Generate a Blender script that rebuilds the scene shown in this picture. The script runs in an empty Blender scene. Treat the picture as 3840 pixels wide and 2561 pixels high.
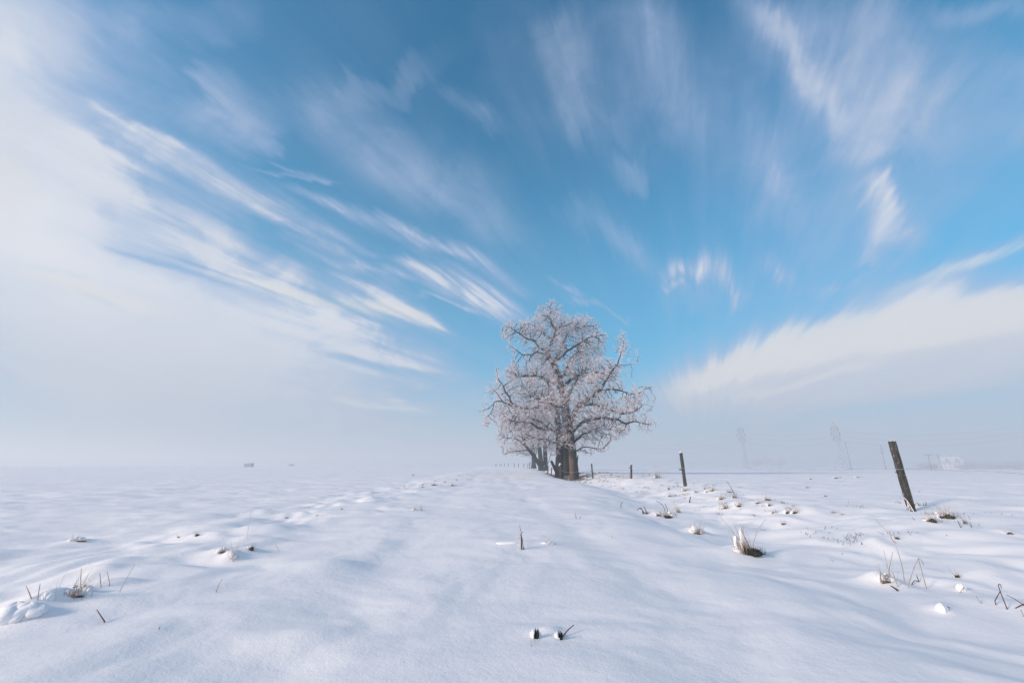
import bpy, math, random
import numpy as np
from mathutils import Vector

# =====================================================================
# camera, sky, sun, exposure
# =====================================================================
sc = bpy.context.scene
C = sc.collection
CAMZ = 0.80
F = 1508.0                      # focal length in photo pixels (3840 wide)
CX, CY, HOR = 1920.0, 1280.5, 1743.0
PITCH = math.atan((HOR - CY) / F)
CP, SP = math.cos(PITCH), math.sin(PITCH)

cam = bpy.data.cameras.new('camera')
cam.lens = 36.0 * F / 3840.0
cam.sensor_width = 36.0
cam.clip_start = 0.05
cam.clip_end = 9000.0
camo = bpy.data.objects.new('camera', cam)
C.objects.link(camo)
camo.location = (0, 0, CAMZ)
camo.rotation_euler = (math.pi / 2 + PITCH, 0, 0)
sc.camera = camo

sc.view_settings.view_transform = 'Standard'
sc.view_settings.look = 'None'
sc.view_settings.gamma = 1.0
sc.view_settings.use_curve_mapping = False
sc.view_settings.exposure = 0.05
try:
    sc.cycles.use_denoising = True
    sc.cycles.volume_bounces = 2
    sc.cycles.max_bounces = 8
    sc.cycles.sample_clamp_indirect = 6.0
except Exception:
    pass

SUN_AZ = math.radians(-116)      # measured from +Y towards +X: to the left, slightly behind
SUN_EL = math.radians(19)
sun = bpy.data.lights.new('sun', 'SUN')
sun.energy = 4.1
sun.angle = math.radians(12)
sun.color = (1.0, 0.79, 0.62)
suno = bpy.data.objects.new('sun', sun)
C.objects.link(suno)
sd = Vector((math.sin(SUN_AZ) * math.cos(SUN_EL), math.cos(SUN_AZ) * math.cos(SUN_EL), math.sin(SUN_EL)))
suno.rotation_euler = sd.to_track_quat('Z', 'Y').to_euler()
suno.location = (-20, -5, 20)


def ray(px, py):
    """direction (unnormalised) of the ray through a photo pixel"""
    x = (px - CX) / F
    v = (CY - py) / F
    return np.array([x, CP - v * SP, SP + v * CP])


def at(px, py, Y):
    """world point on that ray at distance Y along +Y"""
    d = ray(px, py)
    t = Y / d[1]
    return np.array([d[0] * t, Y, CAMZ + d[2] * t])


def gno(px, py):
    d = ray(px, py)
    return d[0] / d[1], d[2] / d[1]


# ---------------------------------------------------------------- world
world = bpy.data.worlds.new('World')
sc.world = world
world.use_nodes = True
nt = world.node_tree
nt.nodes.clear()
N, L = nt.nodes, nt.links


def nd(t, **kw):
    n = N.new(t)
    for k, v in kw.items():
        setattr(n, k, v)
    return n


def setin(n, i, v):
    if v is None:
        return
    if hasattr(v, 'links') or isinstance(v, bpy.types.NodeSocket):
        L.new(v, n.inputs[i])
    else:
        n.inputs[i].default_value = v


def M_(op, a, b=None, c=None, clamp=False):
    n = nd('ShaderNodeMath', operation=op, use_clamp=clamp)
    setin(n, 0, a); setin(n, 1, b); setin(n, 2, c)
    return n.outputs[0]


def V_(op, a, b=None):
    n = nd('ShaderNodeVectorMath', operation=op)
    setin(n, 0, a); setin(n, 1, b)
    return n.outputs['Value'] if op in ('DOT_PRODUCT', 'LENGTH') else n.outputs[0]


def comb(x, y, z=0.0):
    n = nd('ShaderNodeCombineXYZ')
    setin(n, 0, x); setin(n, 1, y); setin(n, 2, z)
    return n.outputs[0]


def noise(vec, scale, detail=3.0, rough=0.5, dist=0.0, dim='3D'):
    n = nd('ShaderNodeTexNoise', noise_dimensions=dim)
    L.new(vec, n.inputs['Vector'])
    n.inputs['Scale'].default_value = scale
    n.inputs['Detail'].default_value = detail
    n.inputs['Roughness'].default_value = rough
    n.inputs['Distortion'].default_value = dist
    return n


def maprange(v, a, b, c=0.0, d=1.0, smooth=True):
    n = nd('ShaderNodeMapRange', interpolation_type='SMOOTHSTEP' if smooth else 'LINEAR')
    setin(n, 0, v)
    n.inputs[1].default_value = a; n.inputs[2].default_value = b
    n.inputs[3].default_value = c; n.inputs[4].default_value = d
    return n.outputs[0]


def mixc(f, a, b):
    n = nd('ShaderNodeMix', data_type='RGBA')
    setin(n, 0, f)
    for i, v in ((6, a), (7, b)):
        if isinstance(v, tuple):
            n.inputs[i].default_value = v + (1.0,)
        else:
            L.new(v, n.inputs[i])
    return n.outputs[2]


tc = nd('ShaderNodeTexCoord')
D_ = tc.outputs['Generated']
sep = nd('ShaderNodeSeparateXYZ'); L.new(D_, sep.inputs[0])
dx, dy, dz = sep.outputs
sky = nd('ShaderNodeTexSky', sky_type='NISHITA')
sky.sun_disc = False
sky.sun_elevation = SUN_EL
sky.sun_rotation = SUN_AZ
sky.altitude = 200
sky.air_density = 1.0
sky.dust_density = 0.6
sky.ozone_density = 2.2
tint = nd('ShaderNodeMix', data_type='RGBA', blend_type='MULTIPLY')
tint.inputs[0].default_value = 1.0
L.new(sky.outputs[0], tint.inputs[6])
SKYTINT = (0.14, 1.52, 1.80, 1.0)
tint.inputs[7].default_value = SKYTINT
blue = tint.outputs[2]

# wind direction: cloud streaks run to a point on the horizon 25 degrees right of ahead
psi = math.atan((2600 - 1920) / F)
s_ = V_('DOT_PRODUCT', D_, (math.cos(psi), -math.sin(psi), 0))
f_ = V_('DOT_PRODUCT', D_, (math.sin(psi), math.cos(psi), 0))
phi = M_('ARCTAN2', s_, M_('MAXIMUM', dz, 0.003))
the = M_('ARCCOSINE', f_)
zc = M_('MAXIMUM', dz, 0.03)
# fibres along the wind
fib = noise(comb(M_('MULTIPLY', phi, 9.0), M_('MULTIPLY', the, 1.3)), 1.0, 5.0, 0.55, 0.25).outputs[0]
fib2 = noise(comb(M_('MULTIPLY', phi, 30.0), M_('MULTIPLY', the, 3.2), 4.0), 1.0, 4.0, 0.5, 0.2).outputs[0]
puff = noise(comb(M_('MULTIPLY', phi, 3.2), M_('MULTIPLY', the, 3.0), 9.0), 1.0, 5.0, 0.55, 0.4).outputs[0]
# gnomonic coordinates of the direction (x/y, z/y), warped along the wind
yc = M_('MAXIMUM', dy, 0.12)
gx = M_('DIVIDE', dx, yc)
gz = M_('DIVIDE', dz, yc)
warpn = noise(comb(M_('MULTIPLY', phi, 6.0), M_('MULTIPLY', the, 2.0), 2.0), 1.0, 5.0, 0.6)
wv = V_('SUBTRACT', warpn.outputs['Color'], (0.5, 0.5, 0.5))
# displacement mostly radial (towards the vanishing point)
rx = M_('SUBTRACT', gx, math.tan(psi))
wsep = nd('ShaderNodeSeparateXYZ'); L.new(wv, wsep.inputs[0])
amt = M_('MULTIPLY', wsep.outputs[0], 0.55)
side = M_('MULTIPLY', wsep.outputs[1], 0.10)
gxw = M_('ADD', gx, M_('ADD', M_('MULTIPLY', rx, amt), M_('MULTIPLY', gz, side)))
gzw = M_('ADD', gz, M_('SUBTRACT', M_('MULTIPLY', gz, amt), M_('MULTIPLY', rx, side)))
G = comb(gxw, gzw)
inv = M_('ADD', 0.0, maprange(dy, 0.12, 0.30))


def strokes(lst):
    tot = None
    for (x1, y1, x2, y2, w, amp) in lst:
        a = np.array(gno(x1, y1)); b = np.array(gno(x2, y2))
        c = (a + b) / 2
        ax = (b - a); Lh = np.linalg.norm(ax) / 2; ax = ax / (2 * Lh)
        pr = np.array([-ax[1], ax[0]])
        # width in photo pixels at the stroke centre
        m = np.array([(x1 + x2) / 2, (y1 + y2) / 2])
        g0 = np.array(gno(*m)); 
        th = math.atan2(y2 - y1, x2 - x1)
        g1 = np.array(gno(m[0] - math.sin(th) * w, m[1] + math.cos(th) * w))
        wg = max(1e-4, abs(np.dot(g1 - g0, pr)))
        d = V_('SUBTRACT', G, (c[0], c[1], 0))
        A = V_('DOT_PRODUCT', d, (ax[0] / Lh, ax[1] / Lh, 0))
        B = V_('DOT_PRODUCT', d, (pr[0] / wg, pr[1] / wg, 0))
        A2 = M_('MULTIPLY', A, A); A4 = M_('MULTIPLY', A2, A2)
        e = M_('MULTIPLY_ADD', B, B, A4)
        g = M_('POWER', 2.718, M_('MULTIPLY', e, -1.0))
        tot = M_('MULTIPLY', g, amp) if tot is None else M_('MULTIPLY_ADD', g, amp, tot)
    return tot


# broad veils (source pixels of the photograph are used only to read directions off it)
VEIL = [
    (-300, -150, 420, 300, 230, 1.3), (3100, 300, 3700, 760, 260, .35), (2700, 620, 3250, 900, 170, .30),
    (-300, 720, 1250, 1270, 220, 1.35), (-300, 1150, 1650, 1440, 150, 1.4),
    (-300, 200, 250, 900, 420, 2.3), (-200, 900, 900, 1500, 330, 1.6), (0, 1350, 1500, 1620, 130, 1.2),
    (420, 100, 560, 520, 150, 0.45), (760, 350, 950, 520, 95, 0.85), (1150, 400, 1850, 800, 110, 0.45),
    (1300, 600, 1950, 880, 70, 0.25), (700, 0, 900, 200, 120, 0.22), (1650, 330, 1900, 520, 28, 0.35),
    (2050, 60, 2250, 520, 170, 0.42), (2400, 0, 2650, 560, 150, 0.52), (2780, 0, 3150, 520, 60, 0.75),
    (2900, 80, 3300, 560, 260, 0.50), (3250, 0, 3450, 500, 230, 0.55), (2880, 520, 2950, 850, 90, 0.50),
    (3180, 400, 3300, 620, 130, 0.45), (3750, 250, 3850, 600, 130, 0.45), (2350, 560, 2420, 680, 60, 0.30),
    (2150, 800, 2480, 1000, 50, 0.38), (2500, 1080, 2700, 1150, 60, 0.25), (3300, 700, 3330, 920, 85, 1.4),
    (3290, 900, 3280, 980, 32, 0.55), (3000, 960, 3500, 900, 60, 0.25), (1400, 300, 1500, 380, 200, 0.22),
    (2600, 1040, 3840, 1240, 160, 0.25), (3500, 0, 3840, 120, 60, 0.35),
]
CRISP = [
    (0, 480, 600, 640, 45, 1.0), (150, 560, 900, 860, 55, 1.0), (400, 440, 760, 590, 20, 0.8),
    (440, 500, 1130, 830, 45, 1.25), (900, 620, 1200, 665, 10, 0.8), (950, 570, 1180, 660, 12, 0.7),
    (1040, 690, 1420, 860, 22, 1.1), (1420, 860, 1800, 985, 26, 1.0), (1780, 980, 1960, 1100, 26, 0.7),
    (900, 760, 1350, 940, 26, 0.7), (1000, 880, 1500, 1000, 14, 0.35),
    (550, 840, 1150, 1020, 55, 1.2), (800, 1000, 1450, 1180, 42, 1.5), (1150, 960, 1650, 1110, 24, 0.9),
    (1250, 1000, 1600, 1200, 30, 0.9), (1350, 1110, 1660, 1235, 24, 1.5), (1500, 980, 1750, 1090, 30, 0.9),
    (1560, 990, 1920, 1180, 38, 0.9), (1700, 1080, 1960, 1200, 40, 0.8), (1620, 1150, 1810, 1185, 10, 0.8),
    (1100, 1130, 1400, 1260, 60, 1.3), (0, 930, 450, 1100, 26, 0.9), (150, 1060, 640, 1180, 35, 0.9),
    (1400, 1480, 1700, 1540, 22, 0.7), (900, 1180, 1500, 1380, 60, 0.8), (1350, 1280, 1650, 1400, 60, 0.6),
    (2080, 1050, 2200, 1110, 12, 0.45), (2130, 1115, 2340, 1180, 11, 0.55),
    (2490, 985, 2640, 1030, 32, 0.9), (2620, 960, 2790, 1120, 42, 1.0), (2480, 1045, 2580, 1075, 16, 0.6),
    (2860, 1000, 2980, 1060, 40, 0.85), (3230, 700, 3400, 780, 50, 0.5), (3060, 1100, 3400, 980, 20, 0.25),
    (3330, 1090, 4000, 850, 30, 0.75), (3000, 1100, 3350, 990, 16, 0.25),
]
BANK = [
    (2500, 1480, 3050, 1290, 55, 2.4), (2700, 1430, 4100, 1170, 120, 2.6), (3300, 1200, 4100, 1120, 120, 2.0), (2860, 1330, 4100, 1080, 85, 2.0), (2560, 1480, 3300, 1330, 70, 1.6),
    (3000, 1400, 4100, 1230, 100, 2.0), (2700, 1500, 3900, 1450, 90, 1.4), (3000, 1360, 4100, 1310, 110, 1.6),
    (2480, 1500, 2700, 1540, 50, 0.8), (1950, 1560, 3900, 1620, 70, 0.5),
]
WARMS = [
    (2560, 1470, 3000, 1290, 42, 1.3), (2850, 1310, 4100, 1100, 85, 1.4), (3330, 1090, 4100, 830, 26, .7), (2700, 1500, 3300, 1370, 22, .5), (3000, 1330, 4000, 1180, 50, .5),
    (100, 980, 800, 1230, 34, .8), (0, 960, 200, 1010, 20, .6), (800, 1000, 1500, 1190, 30, .8), (1350, 1110, 1660, 1235, 22, 1.2), (-200, 350, 100, 800, 160, .7), (450, 500, 1130, 830, 30, .4),
    (1200, 1480, 1660, 1550, 16, .6), (1450, 1490, 1560, 1510, 10, .5),
]
GAPS = [
    (450, 920, 900, 1080, 12, .45), (0, 930, 260, 1000, 9, .4), (1050, 925, 1480, 1075, 10, 1.2), (850, 780, 1060, 900, 16, .8), (380, 560, 640, 660, 22, .6), (1150, 1060, 1330, 1180, 20, 1.2),
    (700, 960, 1150, 1130, 9, .6), (300, 1060, 560, 1170, 9, .4), (1300, 1120, 1480, 1200, 10, 1.2), (1200, 1330, 1700, 1430, 14, .8), (2950, 1450, 3700, 1350, 14, .5), (3100, 1560, 3840, 1480, 22, .8),
]
warm = strokes(WARMS)
gaps = strokes(GAPS)
brk = noise(comb(M_('MULTIPLY', phi, 8.0), M_('MULTIPLY', the, 8.0), 23.0), 1.0, 6.0, 0.60, 0.5).outputs[0]
brk_m = maprange(brk, 0.25, 0.72, 0.5, 1.4)
vs_ = strokes(VEIL)
vmod = M_('MULTIPLY', maprange(fib, 0.25, 0.75, 0.65, 1.35), M_('MULTIPLY', brk_m, maprange(fib2, 0.25, 0.75, 0.85, 1.15)))
# thick cloud stays whole, thin veil breaks up
vmod = M_('ADD', M_('MULTIPLY', vmod, maprange(vs_, 0.6, 1.6, 1.0, 0.35)), maprange(vs_, 0.6, 1.6, 0.0, 0.65))
veil = M_('MULTIPLY', vs_, vmod)
crisp = M_('MULTIPLY', strokes(CRISP), M_('MULTIPLY', maprange(fib2, 0.3, 0.7, 0.35, 1.55), maprange(brk, 0.28, 0.68, 0.55, 1.4)))
bank = M_('MULTIPLY', strokes(BANK), maprange(fib, 0.3, 0.7, 0.8, 1.2))
d_in = M_('MULTIPLY', M_('ADD', veil, M_('ADD', crisp, bank)), inv)
d_in = M_('DIVIDE', d_in, M_('MULTIPLY_ADD', gaps, 1.6, 1.0))
# streaky cirrus goes on out of view, thickened there to add neutral light
gen = M_('MULTIPLY', maprange(puff, 0.30, 0.60), maprange(fib, 0.3, 0.7, 0.8, 3.0))
faint = M_('MULTIPLY', gen, M_('MULTIPLY_ADD', M_('SUBTRACT', 1.0, inv), 1.0, 0.03))
dens = M_('ADD', d_in, faint)
fac = M_('SUBTRACT', 1.0, M_('POWER', 2.718, M_('MULTIPLY', dens, -1.0)), clamp=True)
fac = M_('MULTIPLY', fac, 0.94)
# cloud light: warm white where thick, lilac where thin
cthick = maprange(dens, 0.5, 2.6)
ccol = mixc(cthick, (3.7, 4.7, 7.0), (7.7, 7.75, 8.2))
bel = maprange(noise(comb(M_('MULTIPLY', phi, 4.0), M_('MULTIPLY', the, 1.6), 17.0), 1.0, 4.0, 0.5).outputs[0], 0.35, 0.65, 0.0, 0.35)
ccol = mixc(bel, ccol, (5.3, 5.7, 7.0))
mist = maprange(dz, 0.0, 0.34, 1.0, 0.0)
mist = M_('MULTIPLY', mist, M_('MULTIPLY', mist, 0.9))
lowblue = mixc(maprange(dz, 0.80, 0.22, 0.0, 0.55), blue, (1.5, 4.3, 6.5))
base_sky = mixc(mist, lowblue, (4.6, 5.1, 5.9))
ccol = mixc(maprange(dz, 0.06, 0.34, 0.8, 0.0), ccol, (4.9, 5.2, 6.1))
ccol = mixc(maprange(warm, 0.1, 0.9, 0.0, 0.9), ccol, (7.5, 7.35, 7.4))
fin = mixc(fac, base_sky, ccol)
bg = nd('ShaderNodeBackground')
L.new(fin, bg.inputs[0])
bg.inputs[1].default_value = 0.1
out = nd('ShaderNodeOutputWorld')
L.new(bg.outputs[0], out.inputs[0])

# =====================================================================
# helpers
# =====================================================================
rng = np.random.default_rng(7)
random.seed(7)


def hash2(ix, iy, seed):
    h = (ix.astype(np.int64) * 374761393 + iy.astype(np.int64) * 668265263 + seed * 982451653) & 0x7fffffff
    h = ((h ^ (h >> 13)) * 1274126177) & 0x7fffffff
    h = (h ^ (h >> 16)) & 0x7fffffff
    return h


def gnoise(x, y, seed=0):
    """2-D gradient noise, about -1..1"""
    x = np.asarray(x, float); y = np.asarray(y, float)
    x0 = np.floor(x); y0 = np.floor(y)
    fx = x - x0; fy = y - y0
    u = fx * fx * fx * (fx * (fx * 6 - 15) + 10)
    v = fy * fy * fy * (fy * (fy * 6 - 15) + 10)

    def g(ix, iy, ddx, ddy):
        a = hash2(ix, iy, seed) * (2 * math.pi / 0x7fffffff)
        return np.cos(a) * ddx + np.sin(a) * ddy
    n00 = g(x0, y0, fx, fy); n10 = g(x0 + 1, y0, fx - 1, fy)
    n01 = g(x0, y0 + 1, fx, fy - 1); n11 = g(x0 + 1, y0 + 1, fx - 1, fy - 1)
    return 1.5 * ((n00 * (1 - u) + n10 * u) * (1 - v) + (n01 * (1 - u) + n11 * u) * v)


def sm(x, a, b):
    t = np.clip((x - a) / (b - a), 0, 1)
    return t * t * (3 - 2 * t)


CORR = []        # local corrections (x, y, dz, sigma)


def ground_z(x, y, fine=True):
    x = np.asarray(x, float); y = np.asarray(y, float)
    r = np.sqrt(x * x + y * y)
    yy = np.clip(y, -10, 160)
    w = 0.35 * gnoise(x * 0.15 + 3, y * 0.12, 5)
    u = x + 0.045 * yy + w
    z = 0.02 * np.exp(-(u / 2.2) ** 2)
    z = z - 0.10 * sm(-u, 2.3, 4.6)                                       # left field a little lower
    xd = 2.95 + 1.5 * sm(y, 5, 18) + w                                     # shallow ditch on the right
    dd = 0.20 + 0.22 * sm(y, 8, 34) - 0.15 * sm(y, 60, 110)
    q = x - xd
    z = z - dd * np.exp(-(q / np.where(q < 0, 1.0, 1.5)) ** 2) * (0.5 + 0.5 * sm(y, 2.5, 9))
    z = z + 0.08 * sm(q, 1.0, 4.0) * (1 - sm(r, 40, 90))
    # the right-hand field drops away very slowly
    side = sm(x / np.maximum(r, 1), 0.12, 0.45)
    z = z - 0.0056 * np.maximum(r - 30, 0) * side * (1 - sm(r, 320, 900)) - 1.2 * side * sm(r, 320, 900)
    z = z + 0.25 * gnoise(x * 0.012, y * 0.012, 21) * sm(r, 40, 160)
    # drifts and hummocks
    far = 1.0 / (1.0 + (r / 60.0) ** 2)
    strip = np.exp(-((u + 3.6) / 1.1) ** 2)
    bank = np.exp(-((q - 1.6) / 1.7) ** 2)
    path = np.exp(-((u + 0.2) / 1.9) ** 4)
    a1 = 0.060 * (1 + 0.5 * strip) * (1 - 0.35 * path)
    z = z + a1 * gnoise(x * 0.33 + 0.3 * gnoise(x * .2, y * .2, 8), y * 0.42, 1) * (0.35 + 0.65 * far)
    a2 = 0.027 * (0.90 + 2.1 * strip + 1.8 * bank - 0.35 * path) * (0.4 + 0.6 * far)
    wx = x + 0.25 * gnoise(x * 0.9, y * 0.9, 31); wy = y + 0.25 * gnoise(x * 0.9, y * 0.9, 32)
    n2 = gnoise(wx * 1.05, wy * 1.35, 2)
    z = z + a2 * (n2 + 0.5 * np.abs(gnoise(wx * 0.8, wy * 1.0, 12)) * 2 - 0.4)
    a3 = 0.0115 * (0.75 + 2.1 * strip + 1.6 * bank) * sm(-r, -60, -20)
    z = z + a3 * gnoise(wx * 3.1, wy * 3.5, 3)
    z = z + 0.0022 * gnoise(wx * 7.3, wy * 8.8, 4) * sm(-r, -16, -6)
    z = z + 0.006 * (1 - 0.5 * path) * gnoise(wx * 1.7 + 4, wy * 2.9, 41) * sm(-r, -50, -15)
    fld = (1 - path) * (0.35 + 0.65 * far)
    z = z + 0.030 * fld * gnoise(wx * 0.42 + 7, wy * 1.05 + 3, 17) + 0.013 * fld * (1 - np.abs(gnoise(wx * 0.7 + 1, wy * 1.7, 18)) * 2)
    # old wheel ruts under the snow
    for ur in (-1.05, 0.95):
        z = z - 0.028 * np.exp(-((u - ur) / 0.28) ** 2) * (0.6 + 0.5 * gnoise(x * 0.5, y * 0.35, 14))
    # rougher tramped snow further along the track
    z = z + 0.03 * path * sm(y, 9, 16) * gnoise(x * 1.6, y * 0.9, 6) * (1 - sm(y, 60, 90))
    for (cx, cy, dzc, sg) in CORR:
        z = z + dzc * np.exp(-((x - cx) ** 2 + (y - cy) ** 2) / (sg * sg))
    return z


def gz1(x, y):
    return float(ground_z(np.array([x]), np.array([y]))[0])


def on_ground(px, py):
    d = ray(px, py)
    ts = np.geomspace(1.0, 400.0, 1400) / math.sqrt(float(d @ d))
    xs = d[0] * ts; ys = d[1] * ts; zs = CAMZ + d[2] * ts
    g = ground_z(xs, ys)
    k = np.nonzero(zs < g)[0]
    if len(k) == 0:
        return at(px, py, 150)
    i = int(k[0])
    lo, hi = (ts[max(i - 1, 0)], ts[i])
    for _ in range(20):
        m = (lo + hi) / 2
        if CAMZ + d[2] * m < gz1(d[0] * m, d[1] * m):
            hi = m
        else:
            lo = m
    return np.array([d[0] * hi, d[1] * hi, CAMZ + d[2] * hi])


def fit_ground(px, py, Y, sg):
    p = at(px, py, Y)
    CORR.append((p[0], p[1], p[2] - gz1(p[0], p[1]), sg))
    return p


def mesh(name, v, f, mat, parent=None, smooth=True):
    me = bpy.data.meshes.new(name)
    v = np.asarray(v, dtype=np.float32).reshape(-1, 3)
    if isinstance(f, np.ndarray):
        n = f.shape[1]; nf = f.shape[0]
        me.vertices.add(len(v)); me.vertices.foreach_set('co', v.ravel())
        me.loops.add(nf * n); me.loops.foreach_set('vertex_index', f.astype(np.int32).ravel())
        me.polygons.add(nf)
        me.polygons.foreach_set('loop_start', np.arange(0, nf * n, n, dtype=np.int32))
        me.polygons.foreach_set('loop_total', np.full(nf, n, dtype=np.int32))
        me.update(calc_edges=True); me.validate()
    else:
        me.from_pydata([tuple(map(float, p)) for p in v], [], f)
    if smooth:
        me.polygons.foreach_set('use_smooth', [True] * len(me.polygons))
    me.materials.append(mat)
    o = bpy.data.objects.new(name, me)
    C.objects.link(o)
    if parent is not None:
        o.parent = parent
    return o


def tag(o, label=None, cat=None, group=None, kind=None):
    if label: o['label'] = label
    if cat: o['category'] = cat
    if group: o['group'] = group
    if kind: o['kind'] = kind
    return o


def empty(name, loc, label, cat, group=None, rz=0.0):
    o = bpy.data.objects.new(name, None)
    o.empty_display_size = 0.2
    C.objects.link(o)
    o.location = tuple(map(float, loc)); o.rotation_euler = (0, 0, rz)
    return tag(o, label, cat, group)


class MB:
    """collects shapes into one mesh"""
    def __init__(s):
        s.v = []; s.f = []

    def tube(s, pts, rad, n=6, cap=True, squash=1.0, jit=0.0):
        pts = [np.asarray(p, float) for p in pts]
        if not hasattr(rad, '__len__'):
            rad = [rad] * len(pts)
        b = len(s.v)
        up = None
        for i, p in enumerate(pts):
            d = (pts[min(i + 1, len(pts) - 1)] - pts[max(i - 1, 0)])
            d = d / max(np.linalg.norm(d), 1e-9)
            if up is None:
                up = np.array([0, 1.0, 0]) if abs(d[2]) > 0.8 else np.array([0, 0, 1.0])
            a = np.cross(d, up); a /= max(np.linalg.norm(a), 1e-9)
            c = np.cross(a, d); up = c
            for k in range(n):
                t = 2 * math.pi * k / n
                rr = rad[i] * (1 + (random.uniform(-jit, jit) if jit else 0))
                s.v.append(p + a * math.cos(t) * rr + c * math.sin(t) * rr * squash)
        for i in range(len(pts) - 1):
            for k in range(n):
                k2 = (k + 1) % n
                s.f.append((b + i * n + k, b + i * n + k2, b + (i + 1) * n + k2, b + (i + 1) * n + k))
        if cap:
            s.f.append(tuple(b + k for k in range(n))[::-1])
            s.f.append(tuple(b + (len(pts) - 1) * n + k for k in range(n)))
        return s

    def box(s, c, h, rz=0.0):
        b = len(s.v)
        cr, sr = math.cos(rz), math.sin(rz)
        for i in (-1, 1):
            for j in (-1, 1):
                for k in (-1, 1):
                    x, y, z = i * h[0], j * h[1], k * h[2]
                    s.v.append(np.array([c[0] + x * cr - y * sr, c[1] + x * sr + y * cr, c[2] + z]))
        for q in ((0, 1, 3, 2), (4, 6, 7, 5), (0, 4, 5, 1), (2, 3, 7, 6), (0, 2, 6, 4), (1, 5, 7, 3)):
            s.f.append(tuple(b + k for k in q))
        return s

    def poly(s, pts, faces):
        b = len(s.v)
        s.v += [np.asarray(p, float) for p in pts]
        s.f += [tuple(b + k for k in q) for q in faces]
        return s

    def blob(s, c, r, seed=0, rings=8, segs=12, rough=0.18):
        b = len(s.v)
        rr = random.Random(seed)
        ph = [rr.uniform(0, 6.28) for _ in range(6)]
        for i in range(rings + 1):
            a = math.pi * i / rings
            for k in range(segs):
                t = 2 * math.pi * k / segs
                m = 1 + rough * (math.sin(2 * t + ph[0]) * math.sin(a * 2 + ph[1]) + 0.7 * math.sin(3 * t + ph[2] + a * 3) * math.sin(a) + 0.6 * math.sin(5 * t + ph[3] + 2 * a) * math.sin(a) ** 2)
                s.v.append(np.array([c[0] + r[0] * m * math.sin(a) * math.cos(t), c[1] + r[1] * m * math.sin(a) * math.sin(t), c[2] + r[2] * m * math.cos(a)]))
        for i in range(rings):
            for k in range(segs):
                k2 = (k + 1) % segs
                s.f.append((b + i * segs + k, b + (i + 1) * segs + k, b + (i + 1) * segs + k2, b + i * segs + k2))
        return s

    def build(s, name, mat, parent=None, smooth=True, origin=None):
        v = np.array(s.v)
        if origin is not None:
            v = v - np.asarray(origin)
        o = mesh(name, v, s.f, mat, parent, smooth)
        if origin is not None and parent is None:
            o.location = tuple(map(float, origin))
        return o


# =====================================================================
# materials
# =====================================================================
def new_mat(name):
    m = bpy.data.materials.new(name)
    m.use_nodes = True
    t = m.node_tree
    t.nodes.clear()
    o = t.nodes.new('ShaderNodeOutputMaterial')
    p = t.nodes.new('ShaderNodeBsdfPrincipled')
    t.links.new(p.outputs[0], o.inputs[0])
    return m, t, p


def tnoise(t, scale, detail=3, rough=0.5, stretch=None, coord='Object'):
    c = t.nodes.new('ShaderNodeTexCoord')
    n = t.nodes.new('ShaderNodeTexNoise')
    n.inputs['Scale'].default_value = scale
    n.inputs['Detail'].default_value = detail
    n.inputs['Roughness'].default_value = rough
    if stretch:
        mp = t.nodes.new('ShaderNodeMapping')
        mp.inputs['Scale'].default_value = stretch
        t.links.new(c.outputs[coord], mp.inputs[0])
        t.links.new(mp.outputs[0], n.inputs['Vector'])
    else:
        t.links.new(c.outputs[coord], n.inputs['Vector'])
    return n


def ramp(t, src, stops):
    r = t.nodes.new('ShaderNodeValToRGB')
    el = r.color_ramp.elements
    while len(el) > 1:
        el.remove(el[0])
    el[0].position = stops[0][0]; el[0].color = tuple(stops[0][1]) + (1,)
    for p, c in stops[1:]:
        e = el.new(p); e.color = tuple(c) + (1,)
    t.links.new(src, r.inputs[0])
    return r.outputs[0]


def tbump(t, src, p, strength, dist):
    b = t.nodes.new('ShaderNodeBump')
    b.inputs['Strength'].default_value = strength
    b.inputs['Distance'].default_value = dist
    t.links.new(src, b.inputs['Height'])
    t.links.new(b.outputs[0], p.inputs['Normal'])
    return b


def snow_material():
    m, t, p = new_mat('snow')
    n1 = tnoise(t, 1.6, 4, 0.55)
    col = ramp(t, n1.outputs[0], [(0.3, (0.825, 0.825, 0.855)), (0.7, (0.875, 0.865, 0.875))])
    t.links.new(col, p.inputs['Base Color'])
    p.inputs['Roughness'].default_value = 0.65
    p.inputs['Specular IOR Level'].default_value = 0.25
    a = tnoise(t, 90, 4, 0.7)
    b = tnoise(t, 16, 4, 0.6)
    ad = t.nodes.new('ShaderNodeMath'); ad.operation = 'MULTIPLY_ADD'
    t.links.new(b.outputs[0], ad.inputs[0]); ad.inputs[1].default_value = 2.2
    t.links.new(a.outputs[0], ad.inputs[2])
    tbump(t, ad.outputs[0], p, 0.45, 0.005)
    return m


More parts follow.
